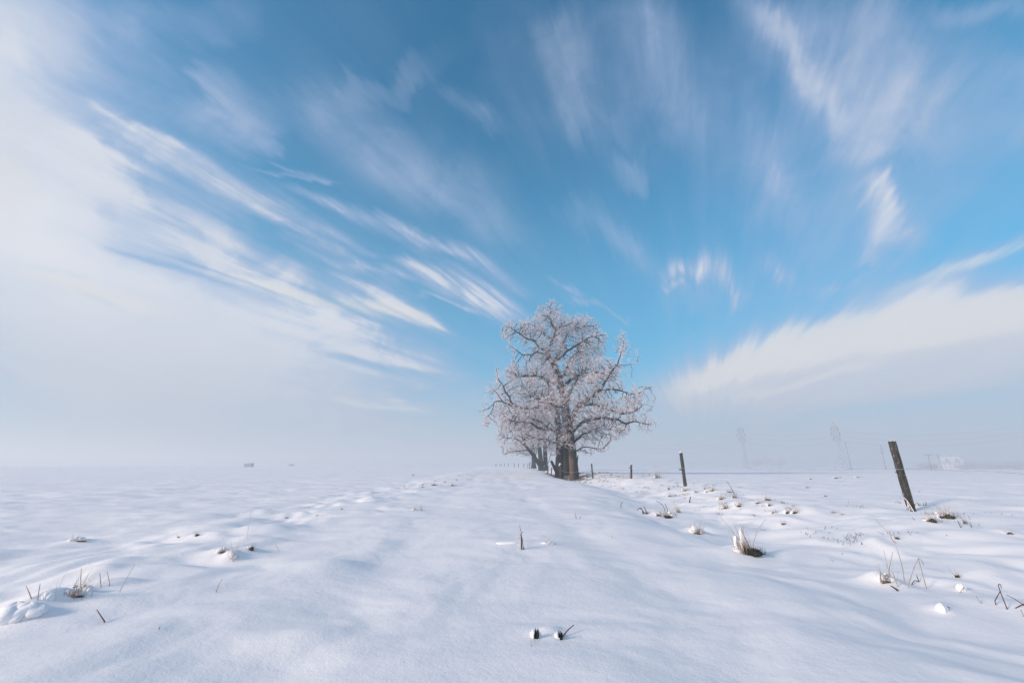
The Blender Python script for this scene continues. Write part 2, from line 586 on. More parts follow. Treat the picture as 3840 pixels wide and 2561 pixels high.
def bark_material(name, c0, c1, frost, amount=0.55, scale=3.0, up=True):
    """bark with rime frost lying on its upper sides"""
    m, t, p = new_mat(name)
    n = tnoise(t, scale, 5, 0.6, (1, 1, 0.22))
    col = ramp(t, n.outputs[0], [(0.3, c0), (0.7, c1)])
    geo = t.nodes.new('ShaderNodeNewGeometry')
    sp = t.nodes.new('ShaderNodeSeparateXYZ'); t.links.new(geo.outputs['Normal'], sp.inputs[0])
    fn = tnoise(t, 5.0, 4, 0.7)
    ad = t.nodes.new('ShaderNodeMath'); ad.operation = 'MULTIPLY_ADD'
    t.links.new(fn.outputs[0], ad.inputs[0]); ad.inputs[1].default_value = 1.6
    if up:
        t.links.new(sp.outputs[2], ad.inputs[2])
    else:
        ad.inputs[2].default_value = 0.2
    mr = t.nodes.new('ShaderNodeMapRange')
    t.links.new(ad.outputs[0], mr.inputs[0])
    mr.inputs[1].default_value = 1.75 - amount; mr.inputs[2].default_value = 2.05 - amount
    mx = t.nodes.new('ShaderNodeMix'); mx.data_type = 'RGBA'
    t.links.new(mr.outputs[0], mx.inputs[0]); t.links.new(col, mx.inputs[6])
    mx.inputs[7].default_value = tuple(frost) + (1,)
    t.links.new(mx.outputs[2], p.inputs['Base Color'])
    p.inputs['Roughness'].default_value = 0.85
    tbump(t, n.outputs[0], p, 0.8, 0.03)
    return m


def plain(name, c, rough=0.7, var=0.25, scale=6.0, metallic=0.0, stretch=None):
    m, t, p = new_mat(name)
    n = tnoise(t, scale, 4, 0.6, stretch)
    lo = tuple(x * (1 - var) for x in c); hi = tuple(min(1, x * (1 + var)) for x in c)
    t.links.new(ramp(t, n.outputs[0], [(0.3, lo), (0.7, hi)]), p.inputs['Base Color'])
    p.inputs['Roughness'].default_value = rough
    p.inputs['Metallic'].default_value = metallic
    return m


FROST = (0.78, 0.74, 0.79)
SNOW = snow_material()
TRUNK = bark_material('dark_bark', (0.003, 0.006, 0.008), (0.013, 0.015, 0.017), FROST, 0.0)
SPLIT = bark_material('split_bark', (0.006, 0.009, 0.010), (0.022, 0.021, 0.021), FROST, 0.05)
def add_split(m):
    # bare torn wood on the near left side of the foot of this trunk
    t = m.node_tree
    p = next(n for n in t.nodes if n.type == 'BSDF_PRINCIPLED')
    old = p.inputs['Base Color'].links[0].from_socket
    tc_ = t.nodes.new('ShaderNodeTexCoord'); sp = t.nodes.new('ShaderNodeSeparateXYZ'); t.links.new(tc_.outputs['Object'], sp.inputs[0])
    nz = tnoise(t, 4.0, 4, 0.6, (1, 1, 0.25))
    def mth(op, a, b):
        n = t.nodes.new('ShaderNodeMath'); n.operation = op
        for i, v in enumerate((a, b)):
            if isinstance(v, (int, float)): n.inputs[i].default_value = v
            else: t.links.new(v, n.inputs[i])
        return n.outputs[0]
    def mr(v, a, b):
        n = t.nodes.new('ShaderNodeMapRange'); t.links.new(v, n.inputs[0]); n.inputs[1].default_value = a; n.inputs[2].default_value = b
        return n.outputs[0]
    wob = mth('MULTIPLY', mth('SUBTRACT', nz.outputs[0], 0.5), 1.1)
    xm = mr(mth('ADD', sp.outputs[0], wob), -0.03, -0.14)
    zm = mr(mth('ADD', sp.outputs[2], wob), 2.1, 1.7)
    f = mth('MULTIPLY', xm, zm)
    n2 = tnoise(t, 14.0, 5, 0.65, (1, 1, 0.12))
    wc = ramp(t, n2.outputs[0], [(0.32, (0.03, 0.022, 0.02)), (0.5, (0.085, 0.058, 0.046)), (0.70, (0.17, 0.12, 0.10))])
    mx = t.nodes.new('ShaderNodeMix'); mx.data_type = 'RGBA'
    t.links.new(f, mx.inputs[0]); t.links.new(old, mx.inputs[6]); t.links.new(wc, mx.inputs[7])
    t.links.new(mx.outputs[2], p.inputs['Base Color'])
add_split(SPLIT)
LIMB = bark_material('limb_bark', (0.004, 0.008, 0.010), (0.014, 0.016, 0.018), FROST, 0.20)
TWIG = bark_material('twig_bark', (0.02, 0.018, 0.022), (0.06, 0.05, 0.052), FROST, 0.85)


def rime_material(name, cols):
    m, t, p = new_mat(name)
    n = tnoise(t, 2.4, 5, 0.75)
    t.links.new(ramp(t, n.outputs[0], cols), p.inputs['Base Color'])
    p.inputs['Roughness'].default_value = 0.8
    tr = t.nodes.new('ShaderNodeBsdfTranslucent'); t.links.new(p.inputs['Base Color'].links[0].from_socket, tr.inputs[0])
    mx = t.nodes.new('ShaderNodeMixShader'); mx.inputs[0].default_value = 0.4
    o = next(n for n in t.nodes if n.type == 'OUTPUT_MATERIAL')
    t.links.new(p.outputs[0], mx.inputs[1]); t.links.new(tr.outputs[0], mx.inputs[2]); t.links.new(mx.outputs[0], o.inputs[0])
    return m


RIME = rime_material('rime', [(0.33, (0.14, 0.09, 0.09)), (0.40, (0.72, 0.64, 0.66)), (0.56, (0.95, 0.89, 0.91))])
WOOD = None


def wood_material():
    m, t, p = new_mat('weathered_wood')
    g = tnoise(t, 9, 5, 0.6, (6, 6, 0.35))
    col = ramp(t, g.outputs[0], [(0.32, (0.014, 0.015, 0.013)), (0.5, (0.042, 0.038, 0.033)), (0.7, (0.105, 0.093, 0.085))])
    mo = tnoise(t, 3.0, 4, 0.6)
    mx = t.nodes.new('ShaderNodeMix'); mx.data_type = 'RGBA'
    mr = t.nodes.new('ShaderNodeMapRange'); t.links.new(mo.outputs[0], mr.inputs[0])
    mr.inputs[1].default_value = 0.48; mr.inputs[2].default_value = 0.66; mr.inputs[4].default_value = 0.6
    t.links.new(mr.outputs[0], mx.inputs[0]); t.links.new(col, mx.inputs[6]); mx.inputs[7].default_value = (0.035, 0.05, 0.038, 1)
    fl = tnoise(t, 34, 3, 0.7)
    fr = t.nodes.new('ShaderNodeMapRange'); t.links.new(fl.outputs[0], fr.inputs[0])
    fr.inputs[1].default_value = 0.64; fr.inputs[2].default_value = 0.70; fr.inputs[4].default_value = 0.9
    mx2 = t.nodes.new('ShaderNodeMix'); mx2.data_type = 'RGBA'
    t.links.new(fr.outputs[0], mx2.inputs[0]); t.links.new(mx.outputs[2], mx2.inputs[6]); mx2.inputs[7].default_value = (0.75, 0.75, 0.78, 1)
    t.links.new(mx2.outputs[2], p.inputs['Base Color'])
    p.inputs['Roughness'].default_value = 0.9
    tbump(t, g.outputs[0], p, 0.9, 0.01)
    return m


WOOD = wood_material()
BLACK = plain('black_plastic', (0.02, 0.03, 0.045), 0.4)
WIRE = plain('frosted_wire', (0.42, 0.38, 0.42), 0.8)
STEEL = plain('grey_steel', (0.22, 0.24, 0.28), 0.6)
REDP = plain('red_paint', (0.55, 0.12, 0.06), 0.6)
GLASSI = plain('insulator_glaze', (0.10, 0.10, 0.20), 0.4)
STRAW = plain('dry_straw', (0.38, 0.30, 0.235), 0.8, 0.5, 25)
DARKG = plain('dark_sward', (0.020, 0.026, 0.018), 0.9, 0.5, 30)
BROWNG = plain('brown_grass', (0.10, 0.068, 0.048), 0.9, 0.5, 40)
STEM = plain('brown_stem', (0.085, 0.05, 0.045), 0.85, 0.4, 30)
GREENL = plain('dark_green_leaf', (0.015, 0.035, 0.022), 0.6, 0.4, 30)
T_ = [
    # px, py, label, width px, height px, n, dark, lean, cap
    (2505, 1940, 'dark grass clump under a snow lump, right of the thorny twigs at the ditch', 95, 40, 34, .8, .1, 1.0),
    (2470, 1934, 'small dark grass clump close left of the bigger snow-lumped clump at the ditch', 36, 26, 18, .7, 0, .6),
    (2615, 2002, 'grass clump with crossing stalks and a snow peak, between ditch clump and large straw tuft', 62, 60, 26, .4, .1, 1.2),
    (2544, 1922, 'thin upright tuft of pale grass just right of the ditch clump', 26, 44, 18, .2, -.3, .5),
    (2466, 1792, 'pale upright grass tuft between the second and third fence posts', 34, 40, 26, .35, 0, .5),
    (2570, 1840, 'brown grass tuft at the foot of the second fence post', 42, 20, 22, .2, .3, .6),
    (2507, 1836, 'upright brown tuft left of the second post foot', 18, 20, 16, .3, .1, .5),
    (2512, 1861, 'small brown tuft below and left of the second post', 26, 14, 16, .2, .5, .6),
    (2670, 1841, 'brown tuft on the bank, a little right of the second post', 32, 22, 20, .3, .3, .7),
    (2643, 1833, 'tiny brown tuft between the second post and its neighbour tuft on the bank', 18, 10, 14, .3, 0, .6),
    (2609, 1846, 'tiny pale brown tuft on the bank just right of the post foot', 20, 12, 14, .2, .2, .7),
    (2650, 1846, 'narrow brown tuft below the tiny pair on the bank', 16, 12, 12, .3, .2, .5),
    (2706, 1872, 'wide brown tuft on the bank below the slender seed stalk', 40, 22, 24, .4, -.1, .8),
    (2755, 1866, 'brown tuft at the foot of the slender seed stalk', 26, 22, 18, .4, .1, .5),
    (2736, 1846, 'brown tuft left of the seed stalk, farther up the bank', 24, 14, 14, .6, -.2, .6),
    (2720, 1906, 'light brown tuft with long blades low on the bank', 34, 34, 22, .3, -.5, .5),
    (2773, 1898, 'brown tuft half hidden under two snow lumps', 42, 24, 22, .5, .2, 1.1),
    (2877, 1875, 'spiky brown tuft standing alone on the right field edge', 34, 24, 20, .6, 0, .5),
    (2842, 1887, 'flat dark tuft left of the spiky one on the field edge', 30, 12, 16, .8, .1, .8),
    (2885, 1896, 'small dark tuft below the spiky one on the field edge', 22, 16, 14, .7, .2, .9),
    (2955, 1924, 'left dark tuft of the pair beneath one broad snow hump', 34, 24, 18, .6, .1, 1.0),
    (2982, 1924, 'right dark tuft of the pair beneath one broad snow hump', 34, 24, 18, .8, .1, .9),
    (2900, 1923, 'faint brown tuft left of the snow-humped pair', 24, 16, 14, .2, .4, .7),
    (3127, 1922, 'low brown grass scrap lying in the snow between hump pair and near post', 28, 10, 12, .5, .5, .3),
    (3158, 1929, 'reddish grass scrap right of the low brown one', 24, 8, 10, .2, .5, .3),
    (2938, 1966, 'small brown tuft below the snow-humped pair', 22, 18, 12, .5, 0, .6),
    (3095, 1861, 'tiny dark tuft far out on the right field', 14, 9, 10, .6, 0, .6),
    (3026, 1829, 'dark grass scrap in front of the second pylon', 18, 8, 12, .9, .2, .5),
    (3133, 1793, 'dark flat clod on the right field below the taller pylon', 28, 8, 12, .9, .2, .5),
    (3040, 1797, 'row of tiny dark clods on the right field left of the flat clod', 20, 6, 10, .9, 0, .5),
    (3220, 1790, 'long low clod on the right field, just left of the near post', 32, 4, 10, .6, 0, .3),
    (3498, 1957, 'near black grass tuft right of the near post, left one of two', 46, 34, 26, 1.2, -.1, .5),
    (3558, 1942, 'brown-black grass tuft right of the near post, right one of two', 72, 40, 34, 1.0, 0, .5),
    (3618, 1962, 'small brown tuft right of the two dark tufts', 22, 22, 14, .4, -.4, .3),
    (3786, 2001, 'dark gap with a long thin blade near the right picture edge', 34, 12, 12, 1.1, -.6, .7),
    (3364, 2020, 'small dark tuft in smooth snow below the near post', 26, 18, 14, .7, -.3, .5),
    (3590, 2164, 'small dark tuft between the bent stalks, lower right', 26, 24, 12, .9, -.2, .4),
    (3325, 2182, 'snowy tuft at the foot of the tall stalks, lower right', 60, 50, 12, .2, 0, 1.3),
    (840, 2072, 'brown grass tuft left of the snow mound with a dark hollow', 62, 26, 26, .3, .8, .9),
    (873, 2098, 'frosted upright tuft in front of the snow mound on the left', 38, 62, 18, 0, -.2, 1.2),
    (942, 2062, 'black-green hollow of grass under the left snow mound', 34, 32, 20, 1.5, .3, 1.0),
    (740, 2008, 'small dark tuft on a snow hummock, left field edge', 28, 16, 16, 1.0, -.3, .8),
    (670, 2015, 'tiny dark tuft left of the hummock tuft', 12, 10, 10, .8, -.2, .2),
    (278, 2236, 'fan of straw blades between snow knobs, lower left', 70, 70, 30, .1, .5, .4),
    (50, 2318, 'dark reddish gap between the snow balls in the lower left corner', 44, 22, 18, .7, .1, .5),
    (122, 2298, 'dark gap under the right-hand snow ball, lower left corner', 44, 20, 18, .5, .2, .5),
    (300, 2028, 'pair of short blades on a low hummock far left', 60, 26, 6, .1, .4, .5),
    (1555, 1914, 'left one of two pale frosted tufts on the track edge', 32, 22, 18, 0, .1, .6),
    (1579, 1914, 'right one of two pale frosted tufts on the track edge', 20, 24, 14, 0, .1, .3),
    (1627, 1819, 'dark clod pair at the left edge of the track, biggest there', 36, 10, 20, 1.2, 0, .8),
    (1696, 1821, 'brown clod on the track left of its middle', 34, 12, 20, .8, 0, .9),
    (1584, 1826, 'small dark clod nearest on the left track edge', 18, 7, 12, 1.0, 0, .7),
    (1711, 1800, 'tiny dark clod farthest on the left track edge', 14, 6, 10, 1.0, 0, .6),
    (1668, 1809, 'tiny dark clod between the bigger clods on the track edge', 12, 5, 10, 1.0, 0, .6),
    (1548, 1783, 'tiny grass tuft alone in the far left field', 16, 8, 12, .6, 0, .4),
    (1283, 1910, 'tiny brown blade tuft on the left track edge', 10, 14, 6, .2, 0, .2),
    (1189, 1933, 'tiny brown tuft left of the blade tuft on the track edge', 14, 8, 8, .4, .5, .4),
    (1073, 1942, 'small brown scrap of grass left on the track edge', 16, 8, 8, .6, .2, .6),
    (2060, 2042, 'faint brown tuft with snow crumbs right of the dark twig', 60, 30, 10, 0, .2, .5),
]

KNOBS = [
        (329, 2213, 22, 54, 'tall rounded snow knob beside the straw fan, lower left', 1), (179, 2240, 26, 34, 'small round snow knob left of the straw fan', 2),
        (38, 2312, 62, 44, 'left snow ball in the lower left corner', 3), (105, 2292, 70, 42, 'right snow ball in the lower left corner', 4), (55, 2285, 60, 34, 'upper snow ball behind the pair in the lower left corner', 5),
        (3529, 2285, 26, 40, 'round snow ball beside the hooked stalk, lower right', 6), (3605, 2210, 22, 32, 'snow lump beside the pale folded stalk', 7),
        (1905, 2036, 92, 12, 'thin ridge of snow lying on the flat stem left of the dark twig', 8)]


# =====================================================================
# ground: one sheet of snow out past where the fog swallows everything
# =====================================================================
# where fence posts and trunks stand, the snow is fitted to the height the photo shows
# base px, base py, top px, top py, distance along +Y, radius, description
POSTS = [
    (3420, 1915, 3345, 1655, 8.2, 0.062, 'thick weathered wooden fence post leaning left, nearest on the right, frosted stem at its foot'),
    (2570, 1822, 2553, 1697, 16.6, 0.062, 'leaning grey fence post in the snowy bank, second from the right'),
    (2367, 1796, 2367, 1741, 25.0, 0.060, 'short upright fence post in the snow, third from the right'),
    (2224, 1799, 2218, 1737, 33.0, 0.060, 'slim brown fence post leaning slightly, first to the right of the oaks'),
    (2103, 1794, 2101, 1742, 35.0, 0.075, 'fence post with snow blobs on top, close in front of the left big trunk'),
    (2053, 1782, 2055, 1744, 45.0, 0.07, 'fence post just left of the slanting broken stub beside the big trunks'),
    (2067, 1778, 2069, 1752, 49.0, 0.07, 'short fence post right beside the slanting stub, left of the big trunks'),
    (2040, 1773, 2041, 1747, 60.0, 0.08, 'fence post at the foot of the two back trunks, right of the leaning trunk'),
    (2020, 1770, 2020, 1742, 63.0, 0.08, 'fence post in front of the leaning back trunk base'),
    (1986, 1757, 1987, 1732, 74.0, 0.07, 'tallest distant fence post just left of the farthest trunk'),
    (1979, 1755, 1980, 1737, 80.0, 0.06, 'distant fence post second to the left of the farthest trunk'),
    (1964, 1755, 1965, 1738, 86.0, 0.06, 'distant fence post third to the left of the farthest trunk'),
    (1944, 1754, 1944, 1737, 93.0, 0.06, 'faint fence post fourth to the left of the farthest trunk'),
    (1928, 1753, 1928, 1737, 100.0, 0.06, 'faint fence post fifth to the left of the farthest trunk'),
    (1906, 1751, 1907, 1737, 109.0, 0.06, 'hazy fence post sixth to the left of the farthest trunk'),
    (1891, 1750, 1892, 1737, 115.0, 0.06, 'hazy fence post seventh to the left of the farthest trunk'),
    (1880, 1750, 1880, 1738, 122.0, 0.055, 'hazy thin fence post eighth to the left of the farthest trunk'),
    (1874, 1750, 1875, 1738, 127.0, 0.055, 'hazy thin fence post ninth to the left of the farthest trunk'),
    (1863, 1749, 1863, 1738, 135.0, 0.055, 'barely visible fence post second from the left end of the row'),
    (1857, 1749, 1858, 1738, 142.0, 0.055, 'barely visible fence post at the left end of the row'),
]
for (bx, by, tx, ty, Y, r, lab) in POSTS:
    fit_ground(bx, by, Y, 1.2 + Y * 0.05 if Y > 12 else 1.1)
TREE_BASE = {
    'A': (2153, 1799, 36.0), 'B': (2127, 1781, 38.8), 'C': (2096, 1793, 37.4),
    'D': (2040, 1765, 62.0), 'E': (2034, 1765, 67.0), 'F': (2046, 1764, 67.5), 'G': (2002, 1756, 88.0),
}
for k, (bx, by, Y) in TREE_BASE.items():
    fit_ground(bx, by, Y, 1.6 + Y * 0.02)

# snow mounds seen in the foreground: px, py, height, radius
for (px, py, hh, sg) in [(965, 2040, 0.10, 0.30), (880, 2075, 0.05, 0.16), (1190, 2128, 0.075, 0.22), (300, 2040, 0.05, 0.22),
                         (730, 1995, 0.05, 0.22), (350, 2225, 0.07, 0.16), (400, 2195, 0.05, 0.13), (50, 2285, 0.05, 0.12),
                         (120, 2270, 0.055, 0.11), (180, 2245, 0.03, 0.16), (1130, 2400, 0.05, 0.13), (3320, 2170, 0.035, 0.13),
                         (3265, 2175, 0.03, 0.1), (1960, 2035, 0.02, 0.12), (2050, 2370, 0.03, 0.05), (2785, 2065, 0.03, 0.14),
                         (3530, 2280, 0.03, 0.07), (2700, 2080, 0.05, 0.2), (2500, 1915, 0.05, 0.18), (2020, 2015, 0.015, 0.06),
                         (2640, 1985, 0.05, 0.18), (3020, 1905, 0.05, 0.22), (2900, 1900, 0.04, 0.2)]:
    p = on_ground(px, py)
    hh *= 0.62
    CORR.append((p[0], p[1], hh, sg)); CORR.append((p[0] + sg * 0.9, p[1] + sg * 0.5, hh * 0.5, sg * 0.8)); CORR.append((p[0] - sg * 1.3, p[1] - 0.2 * sg, hh * 0.3, sg * 1.1))

for (px, py, lab, w, h, n, dk, ln_, cp) in T_:
    if cp > 0:
        p = on_ground(px, py); q = math.hypot(p[0], p[1]); mp = q / F
        ux, uy = p[0] / q, p[1] / q
        sg = max(0.55 * w * mp, 0.03)
        CORR.append((p[0] + ux * sg * .8 - sg * .35, p[1] + uy * sg * .8, (0.16 * h + 0.10 * w) * mp * cp, sg * 1.15))
for (px, py, w, h, lab, sd_) in KNOBS:
    p = on_ground(px, py); mp = math.hypot(p[0], p[1]) / F
    CORR.append((p[0], p[1], 0.22 * min(h, w) * mp, 0.8 * w * mp))
p = on_ground(2818, 2078)
CORR.append((p[0] - .10, p[1] + .10, .05, .16)); CORR.append((p[0] + .08, p[1] + .12, .03, .12))

th_f = np.radians(np.arange(-62, 62.001, 0.19))
th_b = np.radians(np.linspace(62, 298, 110))[1:-1]
th = np.concatenate([th_f, th_b])
rr_ = np.concatenate([[0.12, 0.35, 0.65], np.geomspace(0.9, 60, 520), np.geomspace(60, 2000, 130)[1:]])
TH, RR = np.meshgrid(th, rr_)
gx_, gy_ = RR * np.sin(TH), RR * np.cos(TH)
gzv = ground_z(gx_, gy_)
nr, na = RR.shape
gv = np.stack([gx_, gy_, gzv], -1).reshape(-1, 3)
ii = np.arange(nr - 1)[:, None] * na
jj = np.arange(na)[None, :]
j2 = (jj + 1) % na
gf = np.stack([ii + jj, ii + na + jj, ii + na + j2, ii + j2], -1).reshape(-1, 4)
# centre cap
cap = np.array([[0, 0, gz1(0, 0)]])
gv = np.concatenate([gv, cap])
ct = np.stack([np.arange(na), (np.arange(na) + 1) % na, np.full(na, len(gv) - 1), np.full(na, len(gv) - 1)], -1)
gme = bpy.data.meshes.new('snow_ground')
gfl = gf.tolist()
gme.vertices.add(len(gv)); gme.vertices.foreach_set('co', gv.astype(np.float32).ravel())
loops = np.concatenate([gf.ravel(), ct[:, :3].ravel()]).astype(np.int32)
gme.loops.add(len(loops)); gme.loops.foreach_set('vertex_index', loops)
ls = np.concatenate([np.arange(len(gf)) * 4, len(gf) * 4 + np.arange(na) * 3]).astype(np.int32)
lt = np.concatenate([np.full(len(gf), 4), np.full(na, 3)]).astype(np.int32)
gme.polygons.add(len(ls)); gme.polygons.foreach_set('loop_start', ls); gme.polygons.foreach_set('loop_total', lt)
gme.update(calc_edges=True)
gme.polygons.foreach_set('use_smooth', np.ones(len(ls), dtype=bool))
gme.materials.append(SNOW)
go = bpy.data.objects.new('snow_ground', gme)
C.objects.link(go)
tag(go, kind='structure')
if gme.polygons[0].normal.z < 0:
    gme.flip_normals()

# ---------------------------------------------------------------- fog
hm = bpy.data.materials.new('haze')
hm.use_nodes = True
hm.node_tree.nodes.clear()
ho = hm.node_tree.nodes.new('ShaderNodeOutputMaterial')
hp = hm.node_tree.nodes.new('ShaderNodeVolumePrincipled')
hp.inputs['Color'].default_value = (0.81, 0.835, 0.865, 1)
hp.inputs['Density'].default_value = 0.0029
hp.inputs['Anisotropy'].default_value = 0.25
hm.node_tree.links.new(hp.outputs[0], ho.inputs['Volume'])
HZ0, HZ1 = float(gzv.min()) - 1.0, 23.8
hb = MB().box((0, 0, (HZ0 + HZ1) / 2), (2100, 2100, (HZ1 - HZ0) / 2))
hz = hb.build('haze', hm, smooth=False)
tag(hz, kind='stuff')

# =====================================================================
# frosted oaks: hand-laid trunks and main limbs, twigs grown by space colonisation
# =====================================================================
def resample(pts, step):
    """pts: list of (x, y, z, r)"""
    pts = np.array(pts, float)
    out = [pts[0]]
    for a, b in zip(pts[:-1], pts[1:]):
        n = max(1, int(round(np.linalg.norm(b[:3] - a[:3]) / step)))
        for i in range(1, n + 1):
            out.append(a + (b - a) * i / n)
    return np.array(out)


def smooth_poly(pts, it=2):
    p = np.array(pts, float)
    for _ in range(it):
        q = [p[0]]
        for a, b in zip(p[:-1], p[1:]):
            q.append(a * 0.75 + b * 0.25); q.append(a * 0.25 + b * 0.75)
        q.append(p[-1])
        p = np.array(q)
    return p


def grow(skel, attr, step, di, dk, iters, g, wig=0.35, up=0.0):
    """skel: list of (points Nx4, parent index of first point or -1). returns pos, parent, fixed radius"""
    cap = 60000
    P = np.zeros((cap, 3)); par = np.full(cap, -1, dtype=int); fr = np.zeros(cap); nch = np.zeros(cap, int)
    n = 0
    for pts in skel:
        if n == 0:
            last = -1; start = 0
        else:
            d = np.linalg.norm(P[:n] - pts[0, :3], axis=1)
            last = int(np.argmin(d)); start = 1 if d[last] < 0.6 * step else 0
        for q in pts[start:]:
            P[n] = q[:3]; fr[n] = q[3]; par[n] = last
            if last >= 0: nch[last] += 1
            last = n; n += 1
    bd = np.full(len(attr), 1e9); bi = np.zeros(len(attr), int)

    def upd(a, b):
        for s in range(a, b, 200):
            e = min(b, s + 200)
            d = np.linalg.norm(attr[:, None, :] - P[None, s:e, :], axis=2)
            k = d.argmin(1); dd = d[np.arange(len(attr)), k]
            m = dd < bd
            bd[m] = dd[m]; bi[m] = k[m] + s
    upd(0, n)
    for it in range(iters):
        live = bd > dk
        attr = attr[live]; bd = bd[live]; bi = bi[live]
        if len(attr) == 0:
            break
        act = bd < di
        if not act.any():
            break
        idx = bi[act]
        dv = attr[act] - P[idx]
        dv /= np.maximum(np.linalg.norm(dv, axis=1, keepdims=True), 1e-6)
        uq, inv_ = np.unique(idx, return_inverse=True)
        S = np.zeros((len(uq), 3)); np.add.at(S, inv_, dv)
        ok = nch[uq] < 4
        uq, S = uq[ok], S[ok]
        if len(uq) == 0:
            break
        S /= np.maximum(np.linalg.norm(S, axis=1, keepdims=True), 1e-6)
        S += g.normal(0, wig, S.shape); S[:, 2] += up
        S /= np.maximum(np.linalg.norm(S, axis=1, keepdims=True), 1e-6)
        m = len(uq)
        if n + m > cap: break
        P[n:n + m] = P[uq] + S * step * g.uniform(0.8, 1.2, (m, 1))
        par[n:n + m] = uq; nch[uq] += 1
        o = n; n += m
        upd(o, n)
    return P[:n], par[:n], fr[:n]


def ring_edges(P, par, R, sel, sides, main):
    """tubes for the edges (node -> parent) in sel"""
    e = np.nonzero(sel)[0]
    if len(e) == 0:
        return np.zeros((0, 3)), np.zeros((0, 4), int)
    p = par[e]
    d = P[e] - P[p]
    d /= np.maximum(np.linalg.norm(d, axis=1, keepdims=True), 1e-9)
    D = np.zeros_like(P); D[e] = d
    # node direction = average of the incoming edge and the edge of the main child
    ND = np.zeros_like(P)
    allp = np.nonzero(par >= 0)[0]
    dd = P[allp] - P[par[allp]]
    dd /= np.maximum(np.linalg.norm(dd, axis=1, keepdims=True), 1e-9)
    ND[allp] += dd
    mc = allp[main[allp]]
    ED = np.zeros_like(P); ED[allp] = dd
    np.add.at(ND, par[mc], ED[mc])
    ND /= np.maximum(np.linalg.norm(ND, axis=1, keepdims=True), 1e-9)
    d1 = ND[e]
    ism = main[e]
    d0 = np.where(ism[:, None], ND[p], d)
    r1 = R[e]; r0 = np.where(ism, R[p], np.minimum(R[p], R[e] * 1.35))

    def ring(c, dr, r):
        ref = np.tile(np.array([0.35, 0.9, 0.25]), (len(c), 1))
        a = np.cross(dr, ref); a /= np.maximum(np.linalg.norm(a, axis=1, keepdims=True), 1e-6)
        b = np.cross(dr, a)
        t = np.arange(sides) * 2 * math.pi / sides
        return c[:, None] + r[:, None, None] * (np.cos(t)[None, :, None] * a[:, None] + np.sin(t)[None, :, None] * b[:, None])
    A = ring(P[p], d0, r0); B = ring(P[e], d1, r1)
    V = np.concatenate([A, B], 1).reshape(-1, 3)
    base = np.arange(len(e))[:, None] * 2 * sides
    k = np.arange(sides)[None]; k2 = (k + 1) % sides
    Fq = np.stack([base + k, base + k2, base + sides + k2, base + sides + k], -1).reshape(-1, 4)
    return V, Fq


def tri_mesh(name, V, mat, parent):
    f = np.arange(len(V)).reshape(-1, 3)
    return mesh(name, V, f, mat, parent, smooth=False)


def spikes(org, dirs, ln, wd, g):
    """slender rime-covered twiglets: one long triangle each"""
    n = len(org)
    s = np.cross(dirs, g.normal(0, 1, (n, 3)))
    s /= np.maximum(np.linalg.norm(s, axis=1, keepdims=True), 1e-6)
    a = org - s * wd[:, None] / 2; b = org + s * wd[:, None] / 2; c = org + dirs * ln[:, None]
    return np.stack([a, b, c], 1).reshape(-1, 3)


